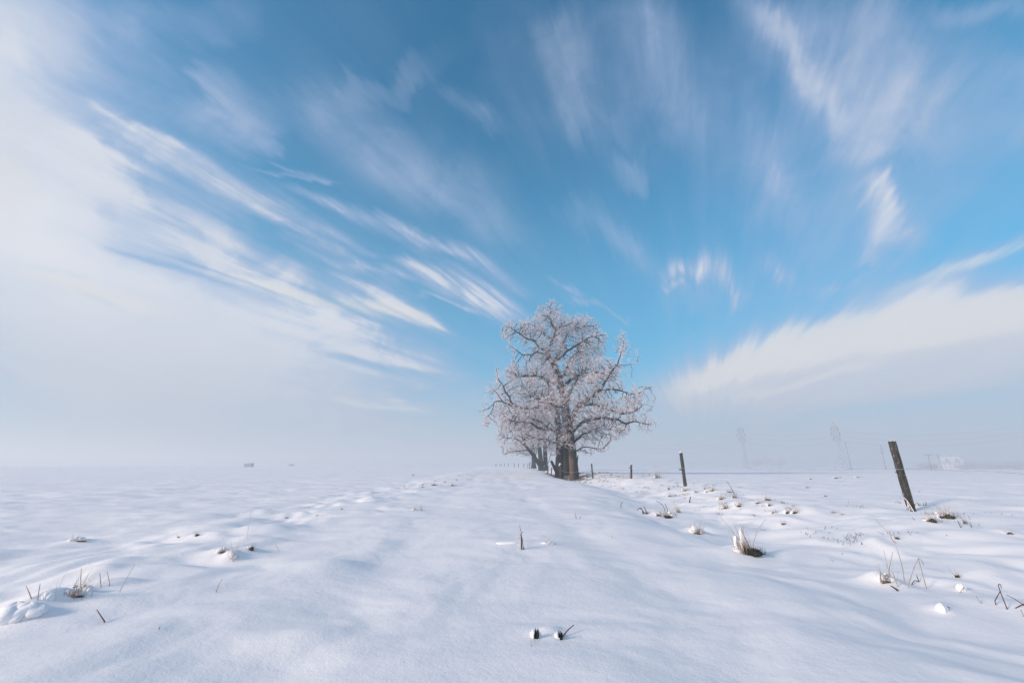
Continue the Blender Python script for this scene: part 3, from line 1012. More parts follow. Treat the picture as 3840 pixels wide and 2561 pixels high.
def make_tree(key, skel_px, lobes, label, seed, dens, trunk_mat=None, step=0.26, rough_base=0.0, spike_n=3.0,
              rime_size=1.0, group='frosted oaks standing in a row beside the track', depth_scale=0.85, up=0.16, rtip=0.0125, rs=1.0, wig=0.30):
    g = np.random.default_rng(seed)
    bx, by, Y0 = TREE_BASE[key]
    base = at(bx, by, Y0)
    root = empty('oak_tree', base, label, 'tree', group)
    mpp = Y0 / F / 0.97
    skel = []
    for pts in skel_px:
        w = []
        for q in pts:
            px, py, dY, r = q
            p = at(px, py, Y0 + dY)
            w.append([p[0], p[1], p[2], r * rs * (0.86 if r < 0.18 else 1.0)])
        w = np.array(w)
        if len(w) > 2:
            w = smooth_poly(w, 1)
        w = resample(w, step)
        k = len(w)
        s_ = np.arange(k) * step
        soft = np.clip(0.30 - w[:, 3], 0.02, 0.26) / 0.26 * np.minimum(1, s_ / 0.8)
        for j in range(3):
            w[:, j] += soft * (0.21 * gnoise(s_ * 0.55 + seed * 1.7, s_ * 0 + j * 9.1 + len(skel) * 3.3, 60) + 0.10 * gnoise(s_ * 1.5 + seed, s_ * 0 + j * 5.1 + len(skel) * 7.7, 61))
        skel.append(w)
    A = []
    for lb in lobes:
        cx, cy, rx_, ry_, dY = lb[:5]
        dm = lb[5] if len(lb) > 5 else 1.0
        c = at(cx, cy, Y0 + dY)
        mp = (Y0 + dY) / F
        Rx = rx_ * mp * 1.02; Rz = ry_ * mp * 1.12; Ry = max(Rx, Rz) * depth_scale
        vol = 4.19 * Rx * Ry * Rz
        n = int(max(20, vol * dens * dm))
        q = g.normal(0, 1, (n, 3)); q /= np.linalg.norm(q, axis=1, keepdims=True)
        q *= g.uniform(0, 1, (n, 1)) ** 0.42
        # clumps: keep points where a coarse noise is high, so gaps open in the crown
        q = q * np.array([Rx, Ry, Rz]) + c
        kx = gnoise(q[:, 0] * 0.75 + seed, q[:, 2] * 0.75 + q[:, 1] * 0.35, 40)
        keep = kx > g.uniform(-0.55, 0.22, n)
        A.append(q[keep])
    A = np.concatenate(A)
    P, par, fr = grow(skel, A, step, 3.5, step * 1.1, 90, g, wig, up)
    n = len(P)
    # pipe-model radii
    acc = np.full(n, 0.0); E = 2.25
    tip = rtip ** E
    for i in range(n - 1, -1, -1):
        if acc[i] == 0: acc[i] = tip
        if par[i] >= 0: acc[par[i]] += acc[i]
    R = acc ** (1 / E)
    R = np.where(fr > 0, np.maximum(fr, np.minimum(R, fr * 1.08)), np.minimum(R, 0.075))
    main = np.zeros(n, bool)
    best = {}
    for i in range(1, n):
        p = par[i]
        if p >= 0 and (p not in best or R[i] > R[best[p]]):
            best[p] = i
    for i in best.values(): main[i] = True
    hasp = par >= 0
    P0 = P - base
    # trunk and limbs
    groups = {'limb': (R >= 0.05) & (fr < 0.17) | (R >= 0.05) & (fr == 0), 'branch': (R < 0.05)}
    isT = fr >= 0.17
    # trunk: own mesh, finer rings with flare and ridges
    tv, tf = ring_edges(P0, par, R, hasp & isT, 14, main)
    t_ = mesh('trunk', tv, tf, trunk_mat or TRUNK, root)
    me = t_.data
    co = np.zeros(len(me.vertices) * 3); me.vertices.foreach_get('co', co); co = co.reshape(-1, 3)
    hgt = co[:, 2]
    ax = P0[0]
    fl = 1 + 0.55 * np.exp(-np.maximum(hgt, 0) / 0.45)
    ang = np.arctan2(co[:, 1], co[:, 0])
    # ridges and root flare scale about the local axis (nearest trunk node)
    tn = P0[isT | (np.arange(n) == 0)]
    near = np.array([tn[np.argmin(((tn - c) ** 2).sum(1))] for c in co])
    off = co - near
    a2 = np.arctan2(off[:, 1], off[:, 0])
    k = 1 + 0.07 * np.sin(a2 * 5 + hgt * 0.8 + seed) + 0.05 * gnoise(a2 * 3, hgt * 2.2, seed) \
        + (0.30 + 0.16 * np.sin(a2 * 4 + seed)) * np.exp(-np.maximum(hgt + 0.1, 0) / 0.5)
    off[:, :2] *= k[:, None]
    co = near + off
    me.vertices.foreach_set('co', co.ravel()); me.update()
    for nm, lo, hi, sd_, mt in (('limb', 0.05, 9, 8, LIMB), ('branch', 0.022, 0.05, 5, LIMB), ('twig', 0.0, 0.022, 3, TWIG)):
        m = hasp & ~isT & (R >= lo) & (R < hi)
        v, f = ring_edges(P0, par, R, m, sd_, main)
        if len(f):
            o = mesh(nm, v, f, mt, root)
            o['kind'] = 'stuff'
    # rime: twiglets and frosted leaves around the thin wood
    thin = np.nonzero(hasp & (R < 0.032) & ~isT)[0]
    cn = gnoise(P[thin, 0] * 1.2 + 5, P[thin, 2] * 1.2 + P[thin, 1] * 0.7, 50 + seed)
    wgt = np.clip(spike_n * (0.85 + 1.3 * cn), 0.5, None)
    cnt = g.poisson(wgt)
    idx = np.repeat(thin, cnt)
    d = P[idx] - P[par[idx]]; d /= np.maximum(np.linalg.norm(d, axis=1, keepdims=True), 1e-6)
    dr = d * 0.8 + g.normal(0, 0.75, d.shape); dr[:, 2] += 0.40
    dr /= np.linalg.norm(dr, axis=1, keepdims=True)
    org = P0[idx] - (P[idx] - P[par[idx]]) * g.uniform(0, 1, (len(idx), 1))
    ln = g.uniform(0.12, 0.42, len(idx)); wd = g.uniform(0.014, 0.036, len(idx)) * rime_size
    v1 = spikes(org, dr, ln, wd, g)
    o = tri_mesh('twiglets', v1, RIME, root); o['kind'] = 'stuff'
    pick = g.random(len(idx)) < 0.42
    lo_ = (org + dr * ln[:, None] * g.uniform(0.3, 1.0, (len(idx), 1)))[pick]
    ld = g.normal(0, 1, lo_.shape); ld /= np.linalg.norm(ld, axis=1, keepdims=True)
    m2 = len(lo_)
    v2 = spikes(lo_, ld, g.uniform(0.05, 0.12, m2) * rime_size, g.uniform(0.035, 0.07, m2) * rime_size, g)
    o = tri_mesh('frosted_leaves', v2, RIME, root); o['kind'] = 'stuff'
    print('tree', key, 'nodes', n, 'attr', len(A), 'tris', len(v1) // 3 + len(v2) // 3)
    return root


TREES = {}
# ---- the tallest oak, trunk in the middle of the group
TREES['B'] = make_tree('B', [
    [(2127, 1783, 0, .42), (2127, 1740, 0, .37), (2126, 1690, 0, .36), (2123, 1620, 0, .35), (2119, 1540, 0, .33), (2111, 1475, 0, .31), (2099, 1429, 0, .29), (2077, 1365, 0, .25), (2056, 1337, -.3, .22), (2053, 1316, -.3, .20), (2068, 1292, -.2, .17), (2074, 1270, 0, .14), (2083, 1240, .1, .12), (2068, 1212, 0, .10), (2060, 1193, 0, .08), (2064, 1165, 0, .06), (2063, 1145, 0, .03)],
    [(2053, 1316, -.3, .15), (2025, 1306, -.7, .12), (2006, 1288, -1, .10), (1994, 1278, -1.2, .09), (1973, 1273, -1.5, .085), (1950, 1259, -1.6, .07), (1919, 1240, -1.8, .05), (1893, 1225, -2, .03)],
    [(2074, 1270, 0, .1), (2056, 1263, .5, .09), (2043, 1255, .8, .08), (2025, 1245, 1, .06), (2008, 1233, 1.2, .035)],
    [(2056, 1337, -.3, .09), (2020, 1316, -.8, .07), (2001, 1328, -1.2, .06), (1980, 1328, -1.5, .055), (1954, 1330, -1.8, .05), (1935, 1311, -2, .035), (1907, 1300, -2.2, .02)],
    [(2077, 1365, 0, .14), (2100, 1320, .6, .11), (2120, 1273, 1, .08), (2138, 1243, 1.3, .05), (2150, 1215, 1.4, .03)],
    [(2077, 1365, 0, .15), (2131, 1313, -1, .11), (2167, 1285, -1.6, .085), (2190, 1276, -2, .07), (2214, 1269, -2.4, .05), (2250, 1262, -2.8, .03)],
    [(2112, 1475, 0, .22), (2128, 1423, -.6, .17), (2160, 1412, -1.2, .14), (2190, 1403, -1.6, .125), (2228, 1398, -2, .10), (2265, 1392, -2.3, .06), (2300, 1370, -2.6, .03)],
    [(2112, 1475, 0, .2), (2080, 1435, -1, .15), (2039, 1417, -1.6, .12), (1992, 1409, -2.2, .10), (1965, 1414, -2.5, .075), (1938, 1420, -2.8, .045)],
    [(2099, 1429, 0, .17), (2118, 1390, 1.6, .13), (2140, 1340, 2.6, .09), (2175, 1310, 3, .06), (2205, 1305, 3.2, .03)],
    [(2083, 1240, .1, .06), (2100, 1228, .3, .05), (2130, 1222, .6, .04), (2160, 1230, .8, .02)],
    [(2056, 1337, -.3, .08), (2040, 1370, 2, .07), (2018, 1350, 2.6, .04)],
], [
    (2062, 1172, 62, 46, 0), (2055, 1228, 112, 52, 0), (1955, 1246, 88, 46, -1), (2165, 1235, 95, 55, .5), (2240, 1272, 48, 38, -1.5),
    (2050, 1308, 105, 50, 0), (2180, 1320, 100, 50, 0), (1990, 1400, 105, 42, -1), (2140, 1395, 120, 52, 0), (2255, 1385, 80, 46, -1.5), (1930, 1395, 42, 42, -2.4),
    (1925, 1312, 34, 22, -2, .5)],
    'tallest frosted oak, its crown standing highest against the blue sky', 11, 62.0, step=0.175, spike_n=4.2, rime_size=.9)

# ---- front right oak with the pale split trunk
TREES['A'] = make_tree('A', [
    [(2154, 1801, 0, .36), (2153, 1770, 0, .36), (2149, 1720, 0, .345), (2143, 1670, 0, .34), (2138, 1620, 0, .33), (2133, 1585, 0, .31), (2126, 1545, -.2, .27), (2123, 1510, -.3, .22), (2140, 1460, -.4, .16), (2160, 1430, -.5, .1), (2175, 1400, -.6, .05)],
    [(2134, 1592, 0, .22), (2148, 1558, -.3, .21), (2168, 1520, -.6, .18), (2200, 1500, -1, .16), (2228, 1479, -1.3, .15), (2253, 1461, -1.6, .13), (2268, 1436, -1.8, .09), (2290, 1400, -2, .07), (2325, 1350, -2.1, .05), (2345, 1300, -2.2, .035), (2342, 1250, -2.2, .015)],
    [(2256, 1461, -1.6, .09), (2300, 1459, -2, .075), (2335, 1463, -2.3, .065), (2350, 1473, -2.5, .06), (2383, 1476, -2.8, .05), (2420, 1462, -3, .035), (2455, 1450, -3, .02)],
    [(2168, 1530, -.6, .15), (2210, 1515, -1.4, .13), (2256, 1524, -2, .11), (2289, 1542, -2.3, .09), (2325, 1548, -2.6, .075), (2365, 1546, -2.9, .06), (2400, 1530, -3, .035)],
    [(2139, 1630, 0, .2), (2168, 1595, -1, .16), (2202, 1570, -1.5, .14), (2275, 1570, -2, .12), (2319, 1568, -2.3, .10), (2347, 1591, -2.6, .08), (2372, 1580, -2.8, .065), (2406, 1583, -3, .05), (2440, 1590, -3.2, .03)],
    [(2143, 1665, 0, .12), (2190, 1625, .8, .10), (2225, 1610, 1.4, .08), (2262, 1596, 2, .06), (2290, 1610, 2.4, .03)],
    [(2148, 1700, 0, .07), (2195, 1680, -.6, .055), (2230, 1672, -1, .045), (2265, 1680, -1.3, .02)],
    [(2347, 1591, -2.6, .05), (2335, 1615, -2.8, .035), (2310, 1605, -3, .02)],
    [(2126, 1545, -.2, .12), (2100, 1520, -1.5, .1), (2060, 1515, -2.2, .07), (2020, 1500, -2.8, .04)],
    [(2290, 1400, -2, .05), (2320, 1375, -2.6, .04), (2360, 1368, -3, .035), (2395, 1350, -3.2, .015)],
    [(2140, 1645, 0, .08), (2135, 1650, -1, .06), (2105, 1665, -1.4, .03)],
], [
    (2330, 1300, 30, 62, -2, .45), (2375, 1335, 32, 40, -2.6, .45), (2285, 1430, 95, 46, -1.5), (2210, 1470, 90, 48, -1), (2400, 1490, 62, 48, -2.6, .8),
    (2330, 1540, 110, 42, -2), (2215, 1540, 105, 60, -1), (2420, 1590, 45, 40, -2.8, .7), (2250, 1610, 120, 42, 0), (2215, 1665, 72, 38, .5), (2150, 1500, 70, 60, -1.4),
    (2340, 1618, 60, 18, -2.4, .6), (2130, 1655, 45, 42, -1), (2080, 1520, 60, 45, -2.2)],
    'frosted oak with a pale brown split trunk, front right, long limbs reaching right', 23, 62.0, trunk_mat=SPLIT, step=0.175, spike_n=4.2, rime_size=.9)

# ---- front left oak
TREES['C'] = make_tree('C', [
    [(2096, 1796, 0, .34), (2097, 1760, 0, .33), (2099, 1700, 0, .32), (2098, 1640, 0, .31), (2092, 1580, 0, .29), (2082, 1530, 0, .25), (2075, 1490, 0, .2), (2062, 1460, 0, .14), (2050, 1430, 0, .08)],
    [(2092, 1570, 0, .17), (2081, 1516, -.8, .14), (2050, 1503, -1.2, .12), (2022, 1500, -1.6, .1), (1990, 1485, -2, .06), (1970, 1460, -2.2, .035)],
    [(2094, 1580, 0, .2), (2070, 1540, -1.2, .17), (2045, 1523, -1.6, .15), (2002, 1535, -2.2, .12), (1960, 1530, -2.6, .10), (1920, 1520, -2.9, .085), (1907, 1493, -3, .075), (1885, 1452, -3, .06), (1867, 1419, -3.1, .045), (1862, 1380, -3.1, .02)],
    [(1920, 1520, -2.9, .07), (1895, 1513, -3.2, .06), (1875, 1505, -3.3, .055), (1851, 1512, -3.5, .045), (1820, 1538, -3.7, .03), (1795, 1550, -3.8, .015)],
    [(2098, 1640, 0, .15), (2076, 1615, -1, .13), (2038, 1608, -1.5, .12), (2010, 1597, -1.9, .10), (1984, 1582, -2.2, .08), (1950, 1580, -2.6, .055), (1910, 1570, -3, .03)],
    [(2050, 1600, -1.2, .09), (2017, 1577, -1, .08), (1981, 1564, -1.2, .065), (1946, 1551, -1.5, .05), (1905, 1545, -1.8, .03)],
    [(2098, 1670, 0, .09), (2070, 1650, -1.2, .07), (2020, 1640, -1.8, .05), (1980, 1650, -2.2, .03)],
    [(2098, 1640, 0, .1), (2075, 1600, 2, .08), (2040, 1560, 3, .05), (2010, 1530, 3.4, .03)],
    [(1895, 1513, -3.2, .04), (1870, 1480, -3.6, .035), (1845, 1460, -3.8, .02)],
    [(1851, 1512, -3.5, .035), (1840, 1560, -3.6, .03), (1812, 1590, -3.7, .015)],
], [
    (1960, 1475, 110, 58, -1.6), (2055, 1480, 90, 70, -1), (1965, 1550, 120, 52, -2), (2060, 1570, 90, 60, -1.4), (1868, 1430, 22, 55, -3, .5), (1835, 1470, 25, 35, -3.4, .5),
    (1832, 1520, 40, 34, -3.4, .45), (1825, 1570, 34, 34, -3.6, .35), (1900, 1560, 60, 60, -2.6, .9), (2010, 1630, 80, 40, -1.4), (2075, 1660, 45, 45, -.6), (1935, 1600, 60, 40, -2)],
    'frosted oak with the left-hand big dark trunk behind the snow-topped post', 35, 62.0, step=0.175, spike_n=4.2, rime_size=.9)

# ---- the back trees, further along the row and paler in the fog
TREES['D'] = make_tree('D', [
    [(2040, 1767, 0, .32), (2026, 1745, 0, .27), (2012, 1725, -.2, .24), (1999, 1705, -.4, .22), (1985, 1688, -.6, .20), (1971, 1672, -.8, .18), (1962, 1650, -1, .16), (1957, 1625, -1, .12), (1950, 1600, -1, .08), (1948, 1570, -1, .04)],
    [(1971, 1672, -.8, .12), (1945, 1650, -1.2, .09), (1915, 1640, -1.6, .06), (1888, 1640, -2, .03)],
    [(1985, 1688, -.6, .10), (1960, 1690, -1.4, .07), (1925, 1690, -2, .05), (1885, 1700, -2.4, .02)],
    [(1962, 1650, -1, .1), (1985, 1620, 0, .08), (2005, 1590, .5, .04)],
], [(1925, 1615, 60, 50, -1), (1975, 1590, 60, 55, -.5), (1930, 1662, 62, 36, -1), (1985, 1655, 55, 40, 0), (1915, 1697, 42, 14, -1, .8), (1895, 1640, 40, 40, -1)],
    'frosted tree with a trunk leaning left, behind the big oaks', 47, 24.0, step=0.26, spike_n=4.2, rime_size=1.4, rtip=0.014, rs=1.17)
TREES['E'] = make_tree('E', [
    [(2031, 1768, 0, .42), (2029, 1740, 0, .36), (2025, 1700, 0, .33), (2022, 1650, 0, .29), (2016, 1600, 0, .2), (2008, 1560, 0, .1), (2000, 1530, 0, .05)],
    [(2022, 1650, 0, .14), (1995, 1620, 0, .1), (1975, 1590, 0, .05)],
    [(2025, 1690, 0, .07), (2000, 1680, -1, .05), (1980, 1690, -1.4, .03)],
], [(2005, 1600, 65, 55, 0), (1985, 1650, 50, 45, 0), (2020, 1545, 50, 40, 0)],
    'frosted tree with the left of two upright back trunks, behind the leaning trunk', 59, 20.0, step=0.28, spike_n=4.2, rime_size=1.3, rtip=0.017, rs=1.0)
TREES['F'] = make_tree('F', [
    [(2047, 1766, 0, .42), (2046, 1740, 0, .36), (2044, 1690, 0, .33), (2042, 1640, 0, .28), (2040, 1590, 0, .18), (2036, 1550, 0, .08)],
    [(2044, 1690, 0, .1), (2062, 1660, 0, .08), (2080, 1620, 0, .04)],
    [(2053, 1762, .2, .06), (2058, 1725, .3, .05), (2066, 1690, .5, .04), (2078, 1665, .6, .02)],
], [(2040, 1600, 60, 55, 0), (2065, 1660, 40, 40, 0), (2060, 1700, 30, 25, 0, .7)],
    'frosted tree with the right of two upright back trunks, seen left of the big oaks', 61, 20.0, step=0.28, spike_n=4.2, rime_size=1.3, rtip=0.017, rs=1.0)
TREES['G'] = make_tree('G', [
    [(2001, 1758, 0, .5), (2001, 1730, 0, .38), (2000, 1700, 0, .34), (1998, 1660, 0, .28), (1990, 1620, 0, .16), (1985, 1590, 0, .06)],
    [(2000, 1700, 0, .1), (1980, 1705, -1, .07), (1955, 1700, -2, .04)],
    [(2006, 1738, 0, .16), (2010, 1700, 0, .12), (2014, 1670, 0, .06)],
], [(1985, 1640, 55, 45, 0), (1975, 1690, 48, 26, 0), (1955, 1680, 40, 28, -1, .8)],
    'farthest and palest tree of the row, a thick short trunk left of the leaning one', 73, 12.0, step=0.34, spike_n=4.2, rime_size=1.6, rtip=0.02, rs=1.05)

# =====================================================================
# fence: posts one by one, the wire, what is caught on them
# =====================================================================
def post(i, bx, by, tx, ty, Y, r, lab):
    b = at(bx, by, Y); t = at(tx, ty, Y)
    b[2] = gz1(b[0], b[1]) - 0.12
    root = empty('fence_post', (b[0], b[1], b[2] + 0.12), lab, 'fence post', 'posts of the field fence')
    o = np.array([b[0], b[1], b[2] + 0.12])
    b = b - o; t = t - o
    m = MB()
    rr = random.Random(i * 13 + 5)
    if i == 0:
        # split timber: a flat broad front with a ridge, worn edges
        prof = [(-1.0, -0.25), (-0.55, -0.72), (-0.12, -0.80), (0.0, -0.66), (0.14, -0.82), (0.62, -0.70), (1.0, -0.30), (1.02, 0.35), (0.5, 0.9), (-0.4, 0.95), (-1.0, 0.4)]
        n = 14
    else:
        k = 8
        prof = [(math.cos(2 * math.pi * (j + .5) / k) * rr.uniform(.85, 1.05), math.sin(2 * math.pi * (j + .5) / k) * rr.uniform(.85, 1.05)) for j in range(k)]
        n = 5
    pn = len(prof)
    vs = []
    for a in range(n + 1):
        f = a / n
        c = b + (t - b) * f
        for j, (x, y) in enumerate(prof):
            s = r * (1.0 + 0.05 * (1 - f)) * (1 + rr.uniform(-0.03, 0.03))
            zz = rr.uniform(-0.010, 0.010) if a == n else 0
            vs.append(c + np.array([x * s + 0.003 * math.sin(a * 2.1 + j), y * s, zz]))
    fs = [(a * pn + j, a * pn + (j + 1) % pn, (a + 1) * pn + (j + 1) % pn, (a + 1) * pn + j) for a in range(n) for j in range(pn)]
    fs += [tuple(n * pn + j for j in range(pn)), tuple(range(pn))[::-1]]
    m.poly(vs, fs)
    tim = m.build('timber', WOOD, root, smooth=False)
    if Y < 70:
        cap = MB()
        if i == 0:
            for j in range(9):
                cap.blob((t[0] + rr.uniform(-.055, .055), t[1] + rr.uniform(-.045, .045), t[2] + 0.004), (rr.uniform(.008, .02), rr.uniform(.008, .02), rr.uniform(.004, .010)), seed=j, rings=5, segs=8)
        elif i == 4:
            cap.blob((t[0] - .02, t[1], t[2] + .05), (.085, .085, .075), seed=3)
            cap.blob((t[0] - .10, t[1] - .04, t[2] - .06), (.05, .05, .05), seed=4)
        else:
            cap.blob((t[0], t[1], t[2] + .006), (r * 1.05, r * 1.05, .032), seed=i, rings=6, segs=10)
        cap.build('snow_cap', SNOW, root)
    if i < 4 or i in (5,):
        # black ring insulator with its screw, on the left face
        f = {0: 0.585, 1: 0.53, 2: 0.80, 3: 0.55}.get(i, .6)
        c = b + (t - b) * f
        side = np.array([-1.0, -0.25, 0.0]); side /= np.linalg.norm(side)
        s = 1.0 if i == 0 else 1.5
        ring = MB()
        p0 = c + side * (r * 0.9); p1 = c + side * (r + 0.035 * s)
        cc = c + side * (r + 0.05 * s)
        pts = [cc + np.array([math.cos(q) * 0.019 * s, math.cos(q) * 0.003, math.sin(q) * 0.012 * s]) for q in np.linspace(0, 2 * math.pi, 15)]
        ring.tube(pts, 0.0065 * s, 6, cap=False)
        ring.blob(tuple(c + side * (r + .008)), (0.018 * s, 0.012 * s, 0.015 * s), seed=2, rings=6, segs=8, rough=.05)
        ins = ring.build('insulator', BLACK, root)
        MB().tube([p0 - side * 0.02, p1], 0.0045 * s, 6).build('screw', STEEL, ins)
    if i == 0:
        # frosted bent stem leaning on the foot and its side shoots
        def q(px, py, dyy=-0.09):
            return at(px, py, Y + dyy) - o
        z = 280 / 1220.0
        def zz(x, y): return (3280 + x * z, 1600 + y * z)
        st = MB()
        st.tube([q(*zz(475, 1155)), q(*zz(530, 1205)), q(*zz(580, 1285)), q(*zz(640, 1385)), q(*zz(652, 1420))], [.006, .0075, .0075, .007, .006], 6, jit=.15)
        for ln_ in ([(530, 1205), (535, 1260), (545, 1330), (548, 1400)], [(560, 1265), (552, 1300), (575, 1340), (560, 1400)], [(510, 1330), (530, 1300)], [(580, 1330), (610, 1370)], [(555, 1300), (575, 1275)]):
            st.tube([q(*zz(*a_)) for a_ in ln_], .0048, 5, jit=.2)
        st.build('frosted_stem', plain('rime_on_stem', (0.80, 0.79, 0.82), .8, .08), root)
        lf = MB()
        for k in range(26):
            a = rr.uniform(-.10, .20); h = rr.uniform(.03, .10)
            p = np.array([a + .0, rr.uniform(-.13, -.05), .10])
            lf.tube([p, p + np.array([rr.uniform(-.03, .03), rr.uniform(-.02, .02), h])], [.0035, .001], 3)
        lf.build('brown_leaves', BROWNG, root)
    return root, (b + o, t + o)


PINFO = []
for i, pp in enumerate(POSTS):
    PINFO.append(post(i, *pp))

# the wire, following its sag and kinks in the photograph
wp = [(4300, 1795, 6.6), (4000, 1790, 7.2), (3840, 1776, 7.45), (3740, 1772, 7.6), (3680, 1768, 7.7), (3620, 1768, 7.8), (3560, 1764, 7.9), (3480, 1760, 8.0), (3385, 1759, 8.11),
      (3352, 1759, 8.14), (3300, 1757, 8.5), (3220, 1759, 9.0), (3170, 1763, 9.6), (3080, 1764, 10.3), (2990, 1763, 11.0), (2935, 1765, 11.7), (2850, 1763, 12.6), (2790, 1763, 13.3), (2740, 1762, 14.0),
      (2660, 1759, 15.2), (2600, 1757, 16.1), (2556, 1756, 16.5), (2500, 1758, 18.4), (2440, 1757, 21.0), (2400, 1756, 23.2), (2364, 1755, 24.9), (2300, 1761, 28.2), (2222, 1765, 32.9), (2190, 1767, 34.0), (2160, 1768, 35.2)]
wpts = [at(*p) for p in wp]
wm = MB()
dense = []
for a, b in zip(wpts[:-1], wpts[1:]):
    L_ = np.linalg.norm(b - a); n = max(2, int(L_ / 0.35))
    for k in range(n):
        p = a + (b - a) * k / n
        dense.append(p + np.array([0, 0, 0.006 * math.sin(p[1] * 5.1) + 0.004 * math.sin(p[0] * 11)]))
dense.append(wpts[-1])
wm.tube(dense, [0.0034 + 0.00008 * p[1] for p in dense], 5)
wo = wm.build('fence_wire', WIRE, origin=dense[0])
tag(wo, 'thin frosted fence wire running from post to post across the right side', 'fence wire')

# the wire going slack round the trunks of the big oaks
w2 = [at(2103, 1763, 35.0), at(2112, 1766, 35.0), at(2125, 1771, 35.3), at(2134, 1771, 35.3), at(2146, 1771, 35.4), at(2163, 1770, 35.5)]
w2o = MB().tube(w2, 0.012, 5).build('slack_wire', WIRE, origin=w2[0])
tag(w2o, 'slack frosted wire strung low across the feet of the two front oaks', 'fence wire')

# slanting broken stub beside the left big trunk, and the splinter right of the right one
sb = [at(2090, 1778, 36.6), at(2082, 1760, 36.5), at(2074, 1742, 36.4), at(2067, 1728, 36.2)]
so_ = empty('broken_stub', sb[0], 'slanting broken wooden stub leaning left against the left big oak', 'tree stub')
MB().tube([p - sb[0] for p in sb], [.15, .125, .12, .105], 9, jit=.08).build('wood', TRUNK, so_)
MB().blob(tuple(sb[-1] - sb[0] + np.array([0, 0, .07])), (.11, .11, .045), seed=6).build('snow_cap', SNOW, so_)
sp_ = [at(2166, 1765, 35.9), at(2163, 1738, 35.9), at(2165, 1722, 35.8), at(2168, 1706, 35.8)]
s2 = MB().tube(sp_, [.10, .09, .06, .03], 7, jit=.1).build('dead_splinter', TRUNK, origin=sp_[0])
tag(s2, 'dark dead splinter standing close right of the split oak trunk', 'tree stub')

# =====================================================================
# grass, stalks and snow lumps
# =====================================================================
def blade(m, p, tip, bend, w, seg=3, n=3):
    p = np.asarray(p, float); tip = np.asarray(tip, float)
    pts = []
    for k in range(seg + 1):
        f = k / seg
        q = p + (tip - p) * f
        q = q + np.asarray(bend) * math.sin(math.pi * f)
        pts.append(q)
    m.tube(pts, [w * (1 - 0.75 * k / seg) for k in range(seg + 1)], n, cap=False)


def tuft(px, py, lab, w_px, h_px, n=26, dark=0.5, lean=0.0, cap=0.6, straw=STRAW, seed=0, group='grass tufts poking out of the snow', name='grass_tuft'):
    """a clump of dead grass: dark sward in a hollow, blades, a lump of snow over the back"""
    g = on_ground(px, py)
    d = math.hypot(g[0], g[1])
    mp = d / F * 1.05
    W = w_px * mp * 0.5; H = h_px * mp
    root = empty(name, g, lab, 'grass tuft', group)
    r = random.Random(seed * 7 + int(px))
    dn = np.array([g[0], g[1], 0]) / max(d, .1)           # away from the camera
    if dark > 0:
        m = MB()
        m.blob((0, 0, 0), (W * 0.34, W * 0.2, min(H * 0.14, W * .25) * dark + .003), seed=seed, rings=7, segs=12, rough=.45)
        for k in range(int(n * 0.9)):
            a = r.gauss(0, .38) * W; c = r.uniform(-.30, .2) * W
            p = np.array([a, c, 0.0])
            blade(m, p, p + np.array([r.uniform(-.4, .4) * W * .5, r.uniform(-.3, .1) * W, r.uniform(.12, .42) * H]), (0, 0, 0), max(.001, mp * .28), 2)
        m.build('sward', DARKG if dark >= .5 else BROWNG, root)['kind'] = 'stuff'
    m = MB()
    for k in range(n):
        a = r.gauss(0, .33) * W; c = r.uniform(-.3, .3) * W
        p = np.array([a, c, -0.01])
        h = H * r.uniform(.35, 1.0)
        tx = a * 1.6 + (lean + r.gauss(0, .28)) * h
        tip = np.array([tx, c + r.uniform(-.3, .3) * h, h])
        blade(m, p, tip, (r.uniform(-.15, .15) * h, 0, r.uniform(0, .12) * h), max(.0011, mp * .30) * r.uniform(.6, 1.1))
    m.build('blades', straw, root)['kind'] = 'stuff'
    if cap > 0:
        m = MB()
        m.blob((-W * .28 + dn[0] * W * .5, dn[1] * W * .5, H * .06), (W * .46, W * .36, (H * .17 + W * .10) * min(cap, 1.2)), seed=seed + 1, rough=.28)
        m.blob((W * .34 + dn[0] * W * .4, dn[1] * W * .4, H * .03), (W * .30, W * .25, (H * .10 + W * .07) * min(cap, 1.2)), seed=seed + 2, rough=.28)
        if W > .06:
            for q_ in range(3):
                m.blob((r.uniform(-.7, .5) * W + dn[0] * W * .3, dn[1] * W * .35, r.uniform(.1, .35) * H), (W * r.uniform(.07, .14), W * .1, W * r.uniform(.05, .11)), seed=seed + 5 + q_, rings=5, segs=8, rough=.3)
        m.build('snow_lump', SNOW, root)
    return root


for k, (px, py, lab, w, h, n, dk, ln_, cp) in enumerate(T_):
    tuft(px, py, lab, w, h, n, dk, ln_, cp, seed=k)

# the big straw tuft by the ditch, blade by blade from the photograph
def zpt(ox, oy, s, x, y):
    return (ox + x / s, oy + y / s)


def stalks(name, lab, base_px, lines, mat, r_m, cat='grass stalk', group=None, extra=None, seed=1):
    g = on_ground(*base_px)
    root = empty(name, g, lab, cat, group)
    Y = g[1]
    rr = random.Random(seed)
    for ln_ in lines:
        dy_ = rr.uniform(-.04, .04)
        pts = [at(x, y, Y + dy_ + (0.02 * j)) - g for j, (x, y) in enumerate(ln_)]
        if len(pts) > 2:
            P_ = smooth_poly([tuple(p) + (0,) for p in pts], 1)[:, :3]
        else:
            P_ = np.array(pts)
        # push the foot into the snow
        foot = P_[0].copy(); foot[2] = min(foot[2], gz1(foot[0] + g[0], foot[1] + g[1]) - g[2]) - .02
        P_ = np.vstack([foot, P_])
        nn = len(P_)
        MB().tube(list(P_), [r_m * (1 - .6 * j / nn) for j in range(nn)], 5).build('stalk', mat, root)
    return root, g


